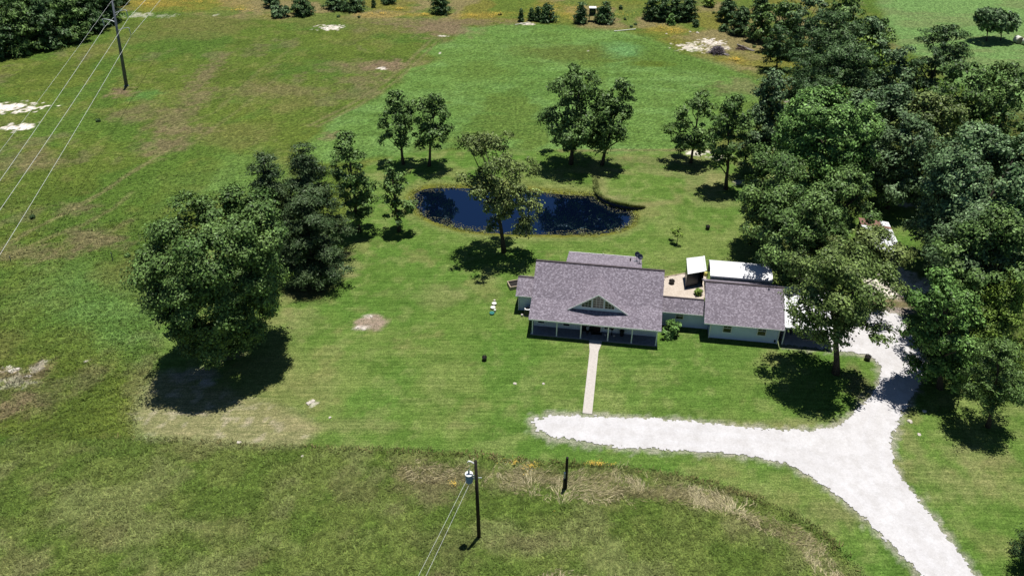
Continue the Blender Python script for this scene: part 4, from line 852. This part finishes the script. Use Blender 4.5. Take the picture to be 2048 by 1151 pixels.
tree('tall grey green cedar, highest of the clump behind the huge round tree', 'cedar', (644, 512), 276, w=8.8, cb=.06, mat='cedar', topx=604, gap=.24, dens=1.1)
tree('broad dark cedar in front of the clump, beside the huge round tree', 'cedar', (628, 560), 380, w=8.6, cb=.06, mat='cedar', topx=612, gap=.24, dens=1.2)
tree('green oak right of the cedar clump with a crown in two tiers', 'oak', (718, 462), 265, w=5.9, cb=.14, mat='oak', topx=697, gap=.40, group=YG)
tree('slender oak left of the pond with short round shadow', 'tall', (798, 462), 315, w=4.3, cb=.2, mat='oak', topx=783, gap=.42, group=YG)
tree('left one of the two oaks side by side behind the left end of the pond', 'oak', (807, 328), 178, w=6.3, cb=.26, mat='oak', topx=793, gap=.34, group=YG)
tree('right one of the two oaks side by side behind the left end of the pond', 'oak', (858, 332), 183, w=6.2, cb=.24, mat='oak', topx=866, gap=.34, group=YG)
# pond oak: open crown in two tiers
po = tree('open irregular oak in front of the pond, seen against the water', 'oak', (1008, 504), 268, w=10.6, cb=.56, mat='olive', topx=982, gap=.45, dens=.9, group=YG, rad=.3)
V, F, tn, cl = crown_arrays('oak', 10.4, 7.6, .30, 991, .17, 1., .42); V[:, 0] += .2; V[:, 0] += .8; mesh_np('lower_crown', V, F, LEAF['olive'], po, attrs={'tint': ('FLOAT', 'POINT', tn)})
tree('tallest oak behind the pond with a tall dense crown', 'tall', (1142, 328), 122, w=10.2, cb=.16, mat='oak', topx=1158, gap=.2, dens=1.1, group=YG)
tree('narrower oak leaning right beside the tallest oak behind the pond', 'oak', (1204, 330), 158, w=6.6, cb=.30, mat='oak', topx=1238, gap=.42, group=YG)
tree('oak on the back lawn, left one of the pair right of the pond', 'oak', (1382, 325), 186, w=7.4, cb=.22, mat='oak', topx=1398, gap=.36, group=YG)
tree('tall narrow oak on the back lawn, right one of the pair', 'tall', (1452, 378), 192, w=6.0, cb=.26, mat='oak', topx=1462, gap=.34, group=YG)
tree('tall dark narrow tree at the left edge of the wood behind the lawn', 'tall', (1518, 350), 140, w=7.6, cb=.05, mat='grey', topx=1548, gap=.22, dens=1.15, group=FGp)
tree('oak with a long bare leaning trunk on the lawn behind the metal shelter', 'oak', (1497, 487), 355, w=6.6, cb=.40, mat='olive', topx=1540, gap=.38, group=YG, rad=.2)
tree('big light green tree with the brightest crown on the left side of the wood', 'round', None, (1672, 196), 17, 13.5, .12, mat='bright', gap=.22, group=FGp)
tree('broad oak at the edge of the wood, above the leaning trunk', 'oak', None, (1580, 300), 15, 10.5, .14, mat='oak', gap=.22, group=FGp)
tree('wide oak whose crown hangs over the black shade behind the metal shelter', 'oak', None, (1622, 378), 14, 11.5, .16, mat='oak', gap=.22, group=FGp)
tree('oak above the rusty end of the long shed', 'oak', None, (1698, 325), 15, 8.4, .14, mat='oak', gap=.22, group=FGp)
ft = tree('big olive oak with a bare trunk over the carport, casting shade on the front lawn', 'oak', (1672, 746), 482, w=10.0, cb=.33, mat='oakolive', topx=1676, gap=.22, dens=1.15, group=YG, rad=.36)
tree('olive oak hiding the left half of the long shed', 'oak', None, (1744, 462), 10.5, 7.8, .5, mat='olive', gap=.22, group=FGp)
tree('bright round topped oak on the right of the gravel drive', 'tall', (1880, 776), 550, w=7.0, cb=.14, mat='bright', topx=1893, gap=.28, dens=1.15, group=YG)
tree('cedar with drooping sprays on the grass at the right edge, below the bright oak', 'cedar', (1976, 853), 680, w=6.5, cb=.33, mat='oak', topx=2004, gap=.36, group=YG)
tree('dark tree cut by the bottom right corner of the photo', 'cedar', (2092, 1150), 985, w=6.5, cb=.05, mat='dark', gap=.24, group=YG)
tree('large pale bluish green tree at the right edge of the wood', 'round', None, (2020, 268), 20, 14, .12, mat='cool', gap=.22, group=FGp)
tree('dull green oak overhanging the grass gap beside the long shed', 'oak', None, (1938, 330), 15, 10, .15, mat='grey', gap=.22, group=FGp)
tree('grey green tree low in the wood above the dark shade right of the drive', 'oak', None, (1968, 424), 15, 10.5, .5, mat='grey', gap=.22, group=FGp)
tree('olive tree at the right edge of the wood below the pale tree', 'oak', None, (2040, 436), 17, 11, .45, mat='oak', gap=.22, group=FGp)
tree('yellow green feathery tree at the right edge beside the dark shade', 'cedar', None, (2046, 545), 13, 9, .1, mat='yellow', gap=.24, group=FGp)
tree('yellowish green oak in the middle of the wood', 'oak', None, (1888, 188), 15, 12, .1, mat='olive', gap=.22, group=FGp)
tree('dull green broad crown behind the brightest tree of the wood', 'oak', None, (1770, 168), 14, 12, .1, mat='grey', gap=.22, group=FGp)
tree('dark broad tree near the right edge above the pale bluish tree', 'oak', None, (1958, 122), 16, 10, .1, mat='oak', gap=.22, group=FGp)
tree('dark tree cut by the right edge above the pale bluish tree', 'oak', None, (2036, 128), 16, 11, .1, mat='oak', gap=.22, group=FGp)
tree('dark oak between the lone pine and the yellowish oak of the wood', 'oak', None, (1830, 235), 14, 9, .1, mat='grey', gap=.22, group=FGp)
tree('tall dark pine standing out against the far pasture', 'pine', None, (1900, 44), 17, 9, .12, mat='pine', gap=.22, group=FGp)
tree('green tree between the big pines and the lone dark pine', 'oak', None, (1805, 94), 13, 9.5, .08, mat='grey', gap=.22, group=FGp)
tree('large dark pine in the upper wood, nearest the grass gap', 'pine', None, (1700, 82), 16, 12.5, .08, mat='pine', gap=.22, group=FGp)
tree('large dark pine behind the upper wood beside the far pasture', 'pine', None, (1672, 18), 16, 13, .08, mat='pine', gap=.22, group=FGp)
tree('dark pine at the left of the upper wood beside the standing pine', 'pine', None, (1625, 95), 12, 7.5, .1, mat='pine', gap=.22, group=FGp)
tree('dark pine low in the upper wood above the pale bare ground', 'pine', None, (1650, 150), 12, 8, .1, mat='pine', gap=.22, group=FGp)
tree('green tree at the top right corner of the upper wood beside the pasture', 'oak', None, (1740, 30), 12, 9, .06, mat='grey', gap=.22, group=FGp)
tree('dark tree jutting into the far pasture above the lone pine', 'oak', None, (1765, 35), 11, 7, .06, mat='oak', gap=.22, group=FGp)
tree('small bright yellow green tree at the pasture edge of the upper wood', 'oak', None, (1742, 72), 9, 6.5, .06, mat='yellow', gap=.22, group=FGp)
tree('dense tree at the top of the wood, left of the big pines', 'oak', None, (1572, 2), 10.5, 8, .06, mat='oak', gap=.22, group=FGp)
tree('dense tree cut by the top edge above the upper wood', 'oak', None, (1625, -4), 12, 9, .06, mat='grey', gap=.22, group=FGp)
tree('dense dark tree at the top edge right of the orange flowers', 'oak', None, (1530, 8), 8, 6, .06, mat='oak', gap=.22, group=FGp)
tree('leafy tree at the top edge directly beside the far pasture', 'oak', None, (1700, -16), 14, 9, .06, mat='oak', gap=.22, group=FGp)
tree('standing pine with clear trunk and dark flat shadow left of the upper wood', 'pine', (1553, 140), 50, w=6.6, cb=.22, mat='pine', topx=1556, gap=.22, dens=1.2, group=FGp)
tree('round topped oak in the far pasture, left one of the pair with trunks showing', 'round', (1973, 82), 18, w=6.8, cb=.34, mat='grey', topx=1980, gap=.3, group='pair of trees in the far pasture')
tree('round topped oak in the far pasture, right one of the pair, nearest the bale', 'round', (2001, 81), 24, w=6.8, cb=.34, mat='grey', topx=2008, gap=.32, group='pair of trees in the far pasture')
pn = [((1303, 39), -14, 4.6, 'dark pine, leftmost of the row of four touching pines at the top edge'), ((1325, 41), -12, 4.4, 'dark pine, second from the left in the row of four touching pines'), ((1349, 41), -14, 4.8, 'dark pine, third from the left in the row of four touching pines'), ((1374, 41), -12, 4.6, 'dark pine, rightmost of the row of four touching pines'),
      ((1452, 42), -14, 5, 'dark pine at the top edge above the full pine'), ((1478, 68), 10, 5.6, 'full pine standing in front of the others, left of the wood'), ((1448, 62), 48, 3.2, 'low dark pine bush at the foot of the full pine'),
      ((1042, 43), 16, 1.6, 'small slim pine standing alone above the green field'), ((1063, 41), 15, 2.0, 'small pine, left end of the cluster of three young pines'), ((1075, 42), 11, 2.2, 'small pine in the middle of the cluster of three young pines'), ((1094, 43), 4, 4.4, 'largest pine of the cluster of three young pines'),
      ((1161, 46), 1, 3.2, 'slim open pine left of the raised hunting blind'), ((1209, 45), 2, 5.0, 'full pine right of the raised hunting blind'), ((1241, 19), 10, 1.2, 'tiny round pine right of the hunting blind'),
      ((881, 27), -16, 5.4, 'dark pine alone at the top edge above the brown ground'), ((544, 14), -22, 4.6, 'dark pine at the top edge left of the pale bush'), ((607, 29), -14, 6.0, 'dark pine beside the pale bush at the top edge'), ((672, 18), -18, 6.0, 'dark pine at the top edge, left one of a touching pair'), ((708, 20), -16, 6.4, 'dark pine at the top edge, right one of a touching pair'), ((778, 6), -24, 4, 'pine at the top edge whose dark foot alone shows'), ((1518, 30), -14, 4.0, 'pine at the top edge left of the dense wood'), ((748, 15), -4, 1.2, 'slim sapling pine between the touching pair and the lone pine')]
for bs, ty, w_, lb in pn: tree(lb, 'cone', bs, ty, w=w_, cb=.03, mat='pine', gap=.2, dens=1.3, leaf=.32 if w_ > 3 else .22, group=PG, name='pine_tree')
tree('bright young tree in front of the four touching pines', 'cone', (1341, 49), 25, w=2.2, cb=.03, mat='bright', leaf=.22, name='young_tree'); tree('small dark conifer on the rough grass right of the four touching pines', 'cone', (1391, 54), 37, w=1.8, cb=.02, mat='pine', leaf=.2, name='young_tree'); tree('pale thin tree at the top edge between the groups of pines', 'tall', (1417, 14), -14, w=3, cb=.05, mat='yellow', name='young_tree')
lf = [((12, 112), 12, 6), ((58, 103), 12, 7), ((103, 92), 11, 7), ((150, 80), 11, 7), ((188, 60), 11, 6.5), ((222, 45), 11, 6), ((-25, 105), 13, 7), ((10, 82), 13, 7), ((50, 74), 13, 7), ((95, 62), 13, 7), ((140, 48), 13, 7), ((182, 32), 13, 7), ((215, 20), 12, 6), ((20, 48), 13, 7), ((70, 36), 13, 7), ((118, 24), 13, 7), ((160, 8), 13, 7), ((245, 8), 9, 4), ((-20, 60), 13, 7), ((30, 15), 13, 7), ((85, 2), 13, 7)]
names = ['nearest the left edge, front row', 'second from the left edge, front row', 'third from the left edge, front row', 'fourth from the left edge, front row', 'just left of the steel pole, front row', 'directly behind the steel pole']
deep = ['cut by the left edge in the front row', 'second row, nearest the left edge', 'second row, second from the left edge', 'second row, third from the left edge', 'second row, fourth from the left edge', 'second row, left of the steel pole', 'second row, behind the steel pole top',
        'third row, nearest the left edge', 'third row, second from the left edge', 'third row, third from the left edge', 'third row, just left of the steel pole top', 'x', 'third row, cut by the left edge', 'topmost, nearest the left edge', 'topmost, second from the left edge']
protoset = []
for i, (bs, h, w_) in enumerate(lf):
    b = G(*bs)
    lb = 'green pine of the top left wood, '+names[i] if i < 6 else 'green pine of the top left wood, '+deep[i-6]
    if i == 17: lb = 'low dark pine right of the steel pole top'
    if i < 5:
        t = P(b+[0, 0, h]); tr_ = tree(lb, 'cedar', None, t, h, w_*1.25, .02, mat=('pine', 'oak', 'pine', 'oak', 'pine')[i], gap=.22, dens=1.35, leaf=.36, group=LG, name='pine_tree'); protoset.append((tr_, h, w_))
    else:
        src, h0, w0 = protoset[i % 5]; r = src.copy(); sc.collection.objects.link(r); r['label'] = lb; r.location = (b[0], b[1], 0); r.rotation_euler = (0, 0, i*1.7); r.scale = (w_/w0, w_/w0, h/h0)
        for ch in src.children: c_ = ch.copy(); sc.collection.objects.link(c_); c_.parent = r
tree('pale grey green bush at the top edge beside a dark pine', 'round', (560, 33), 14, w=4.6, cb=.0, mat='grey', name='bush', cat='bush', leaf=.3)
tree('leafy green shrub against the breezeway wall', 'oak', (1342, 668), 643, w=2.5, cb=.0, mat='bright', name='shrub', cat='shrub', leaf=.13, gap=.3)
tree('tiny lime green sapling on the back lawn', 'oak', (1354, 485), 453, w=2.5, cb=.38, mat='yellow', name='sapling', cat='sapling', leaf=.10, gap=.5, dens=.6, rad=.05)
tree('small yellow green bush at the corner of the patio by the garage', 'round', (1396, 590), 578, w=.9, cb=0, mat='yellow', name='bush', cat='bush', leaf=.1)
tree('small dark plant at the breezeway corner of the farmhouse', 'round', (1331, 642), 632, w=.7, cb=0, mat='dark', name='bush', cat='bush', leaf=.1)
for x, y, ww, lb in ((268, 478, 1.0, 'x'),): pass
sb = [(893, 31, 'pine'), (1000, 30, 'pine'), (1250, 40, 'pine'), (1262, 55, 'pine'), (677, 35, 'pine'), (718, 36, 'dark'), (1271, 50, 'pine'), (1427, 27, 'olive'), (196, 243, 'dark'), (66, 436, 'dark'), (276, 505, 'oak'), (255, 513, 'oak'), (1500, 60, 'bright'), (1508, 95, 'olive')]
for i, (x, y, m_) in enumerate(sb):
    c = G(x, y); V, F, tn, cl = crown_arrays('round', .45, .75, 0, 700+i, .10, .8, .2)
    o = mesh_np('weed_clump', V, F, LEAF[m_], attrs={'tint': ('FLOAT', 'POINT', tn)}); o.location = (c[0], c[1], -.02); wl_ = 'beneath the power lines in the left field' if x < 300 else 'on the rough grass along the top edge' if x < 1300 else 'on the rough grass beside the upper wood'
    tag(o, 'knee high dark weed clump '+wl_, 'weed clump', 'weed clumps '+wl_)
# bare snags in the wood
for (x, y, z, h_, lb) in ((1858, 300, 0, 9, 'pale broken dead trunk showing through the middle of the wood'), (2030, 560, 0, 11, 'pale bare dead branch rising in front of the dark shade at the right')):
    c = G(x, y+40); t = thing('dead_tree', lb, 'dead tree', (c[0], c[1], 0)); MB().tube([(0, 0, 0), (.3, 0, h_*.5), (0, .2, h_)], [.22, .14, .04], 7).build('trunk', M['bark_pale'], t); MB().tube([(.25, 0, h_*.6), (1.2, .2, h_*.85)], [.08, .03], 5).tube([(.2, 0, h_*.7), (-.9, .1, h_*.95)], [.07, .02], 5).build('branch', M['bark_pale'], t)
# rocks
rk_ = [(618, 806, .3), (626, 802, .25), (605, 912, .16), (1030, 767, .2), (1087, 767, .15), (715, 655, .22), (728, 657, .28), (742, 633, .2), (478, 885, .25), (660, 835, .15), (1820, 842, .25), (1838, 868, .2), (1848, 822, .22), (1790, 578, .35), (1800, 590, .4), (1775, 572, .3), (1812, 583, .3), (1830, 592, .35), (1765, 585, .3), (1795, 566, .3), (1630, 182, .4), (1405, 90, .3), (1425, 80, .4), (1440, 88, .35), (1392, 99, .3), (1384, 95, .3), (1456, 97, .3), (1333, 68, .25), (1395, 66, .35), (1380, 64, .3), (660, 56, .35), (650, 58, .3), (672, 52, .3), (36, 738, .25), (20, 742, .2)]
for i, (x, y, r) in enumerate(rk_):
    c = G(x, y); o = MB().blob((0, 0, 0), r, i, 8, .5).build('rock', M['rock']); o.location = (c[0], c[1], .03); o.rotation_euler = (0, 0, i); rl_ = 'on the mown lawn in front of the house' if y > 740 and x > 450 and x < 1200 else 'on the round bare patch of the front lawn' if 630 < y < 660 and x < 760 else 'on the grass right of the gravel drive' if y > 800 else 'in the rubble behind the gravel court' if y > 560 and x > 1700 else 'on bare soil in the left field' if x < 700 else 'on the pale bare soil near the brush heaps'
    tag(o, 'pale limestone rock '+rl_, 'rock', 'limestone rocks '+rl_)
# ------------------------------------------------------------------ grass and flowers (uncountable)
def tufts(name, label, n, test, hgt, mat, nb_=3, wd_=.03, lean=.6, area=(-60, 60, 38, 62), cat='grass', winds=None, gc=False):
    x = rng.uniform(area[0], area[1], n); y = rng.uniform(area[2], area[3], n); k = test(x, y); x = x[k]; y = y[k]; m = len(x)
    V = np.zeros((m, nb_, 4, 3)); hh = hgt*rng.uniform(.5, 1.2, (m, 1))*(.6+.8*fbm(x, y, 1.5, 2, 90)[:, None]); a = rng.uniform(0, 6.28, (m, nb_)); ln = lean*hh*rng.uniform(.3, 1.3, (m, nb_))
    if winds is not None: wv = (fbm(x, y, 3., 2, 95)-.5)*8; a = a*.25+wv[:, None]
    dx = np.cos(a); dy = np.sin(a); sx = -dy*wd_; sy = dx*wd_; z0 = np.array([-.02]*m)[:, None]
    ox = x[:, None]+rng.normal(0, .06, (m, nb_)); oy = y[:, None]+rng.normal(0, .06, (m, nb_))
    V[..., 0, 0] = ox-sx; V[..., 0, 1] = oy-sy; V[..., 0, 2] = z0; V[..., 1, 0] = ox+sx; V[..., 1, 1] = oy+sy; V[..., 1, 2] = z0
    V[..., 2, 0] = ox+dx*ln+sx*.5; V[..., 2, 1] = oy+dy*ln+sy*.5; V[..., 2, 2] = hh; V[..., 3, 0] = ox+dx*ln-sx*.5; V[..., 3, 1] = oy+dy*ln-sy*.5; V[..., 3, 2] = hh
    t_ = np.clip(fbm(x, y, 3, 3, 97)*1.3-.15+rng.normal(0, .18, m), 0, 1); F = np.arange(m*nb_*4).reshape(-1, 4)
    at_ = {'tint': ('FLOAT', 'POINT', np.repeat(t_, nb_*4))}
    if gc:
        ii = np.clip(np.searchsorted(ys, y), 0, len(ys)-1); jj = np.clip(np.searchsorted(xs, x), 0, len(xs)-1); cc = C.reshape(sh[0], sh[1], 3)[ii, jj]; cc = np.repeat(cc[:, None, :], nb_*4, 1)*rng.uniform(.8, 1.95, (m, nb_, 1)).repeat(4, 2).reshape(m, nb_*4, 1)
        at_ = {'Col': ('FLOAT_COLOR', 'POINT', np.concatenate([cc, np.ones(cc.shape[:2]+(1,))], 2).reshape(-1, 4))}
    return stuff(mesh_np(name, V.reshape(-1, 3), F, mat, attrs=at_), label, cat)
def nearbank(x, y): return (linedist(x, y, BANK_EDGE) < .28) & (polysd(x, y, np.vstack([BANK_EDGE, [BANK_EDGE[-1]+[6, 1, 0]], [BANK_EDGE[-1]+[8, 9, 0]], [BANK_EDGE[0]+[-1, 6, 0]]])) < -.03)
def sdf(x, y, s=0): return polysd(x, y, FG)
N = NT('grass_blades'); a_ = N.n('ShaderNodeAttribute'); a_.attribute_name = 'Col'; N.l(a_.outputs['Color'], N.b.inputs['Base Color']); N.b.inputs['Roughness'].default_value = .7; N.b.inputs['Specular IOR Level'].default_value = .15; GR = N.m; ST = mat_leaf('straw_blades', tuple(alb(142, 136, 92)), tuple(alb(204, 192, 152)))
tufts('tall_grass', 'tall rough green grass filling the foreground field', 110000, lambda x, y: (sdf(x, y) < .15*rng.normal(0, 1, len(x))), .14, GR, 3, .030, 2.0, (-56, 46, 38, 60), gc=True)
tufts('bank_grass', 'longer green grass hanging over the top of the steep pond bank', 60000, nearbank, .30, GR, 3, .04, 1.1, (BANK_EDGE[:, 0].min()-1, BANK_EDGE[:, 0].max()+1, BANK_EDGE[:, 1].min()-1, BANK_EDGE[:, 1].max()+1), gc=True)
sdLf = lambda x, y: polysd(x, y, LAWN)
tufts('field_grass', 'rough green and brown grass of the left field', 130000, lambda x, y: (sdLf(x, y) > 0) & (sdf(x, y) > 0) & (x < -10) & (rng.uniform(0, 1, len(x)) < ss(125, 60, y)), .14, GR, 3, .042, 2.0, (-95, -10, 48, 125), gc=True)
tufts('straw_grass', 'pale lodged straw coloured grass in the foreground field', 80000, lambda x, y: strawf(x, y, sdf(x, y)) > rng.uniform(0, 1, len(x)), .22, ST, 3, .022, 2.6, (-20, 46, 38, 58), winds=1)
tufts('edge_grass', 'taller darker grass along the mown edge of the foreground field', 32000, lambda x, y: (sdf(x, y) < .05) & (sdf(x, y) > -.8) & (rng.uniform(0, 1, len(x)) < .25+.75*ss(-22, -6, x)*ss(.35, .55, fbm(x, y, 4, 3, 101))), .26, mat_leaf('edge_blades', tuple(alb(92, 104, 50)), tuple(alb(150, 138, 92))), 3, .04, 1.1, (-40, 46, 38, 60))
FLW = mat_leaf('orange_petals', (.36, .24, .03), (.56, .38, .06))
def blossoms(name, lb, spots, n, s):
    pts = []
    for px, py, rx, ry in spots:
        c = G(px, py); r1 = abs(G(px+rx, py)[0]-c[0]); r2 = abs(G(px, py-ry)[1]-c[1]); a = rng.uniform(0, 6.28, n); r = np.abs(rng.normal(0, .5, n)); pts.append(np.stack([c[0]+r*np.cos(a)*r1, c[1]+r*np.sin(a)*r2], 1))
    p = np.vstack(pts); m = len(p); k = fbm(p[:, 0], p[:, 1], 1.5, 3, 99) > .45; p = p[k]; m = len(p); a = rng.uniform(0, 6.28, m); V = np.zeros((m, 4, 3)); z = rng.uniform(.3, .5, m); ss_ = s*rng.uniform(.7, 1.3, m)
    for j in range(4): V[:, j, 0] = p[:, 0]+ss_*np.cos(a+j*1.571); V[:, j, 1] = p[:, 1]+ss_*np.sin(a+j*1.571); V[:, j, 2] = z+.3*ss_*np.sin(a+j)
    stuff(mesh_np(name, V.reshape(-1, 3), np.arange(m*4).reshape(-1, 4), FLW, attrs={'tint': ('FLOAT', 'POINT', np.repeat(rng.uniform(0, 1, m), 4))}), lb, 'flowers')
blossoms('orange_flowers', 'orange wild flowers in the foreground grass near the poles', [(1040, 948, 22, 14), (1002, 935, 14, 10), (1062, 935, 20, 10), (910, 972, 16, 10), (1183, 930, 14, 6), (1200, 932, 12, 6), (1228, 935, 12, 6), (853, 905, 6, 5), (1115, 1026, 8, 5), (1030, 930, 12, 10)], 120, .03)
blossoms('yellow_flowers', 'drifts of orange and yellow wild flowers on the rough grass at the top', [(760, 29, 50, 4), (850, 31, 40, 4), (945, 33, 50, 4), (1000, 30, 40, 6), (800, 20, 20, 5), (1100, 25, 60, 18), (1150, 20, 40, 14), (290, 10, 50, 10), (400, 6, 80, 6), (1350, 63, 24, 7), (1320, 58, 30, 8), (1472, 121, 22, 6), (1240, 30, 40, 10), (480, 22, 60, 8), (180, 3, 60, 4)], 300, .06)
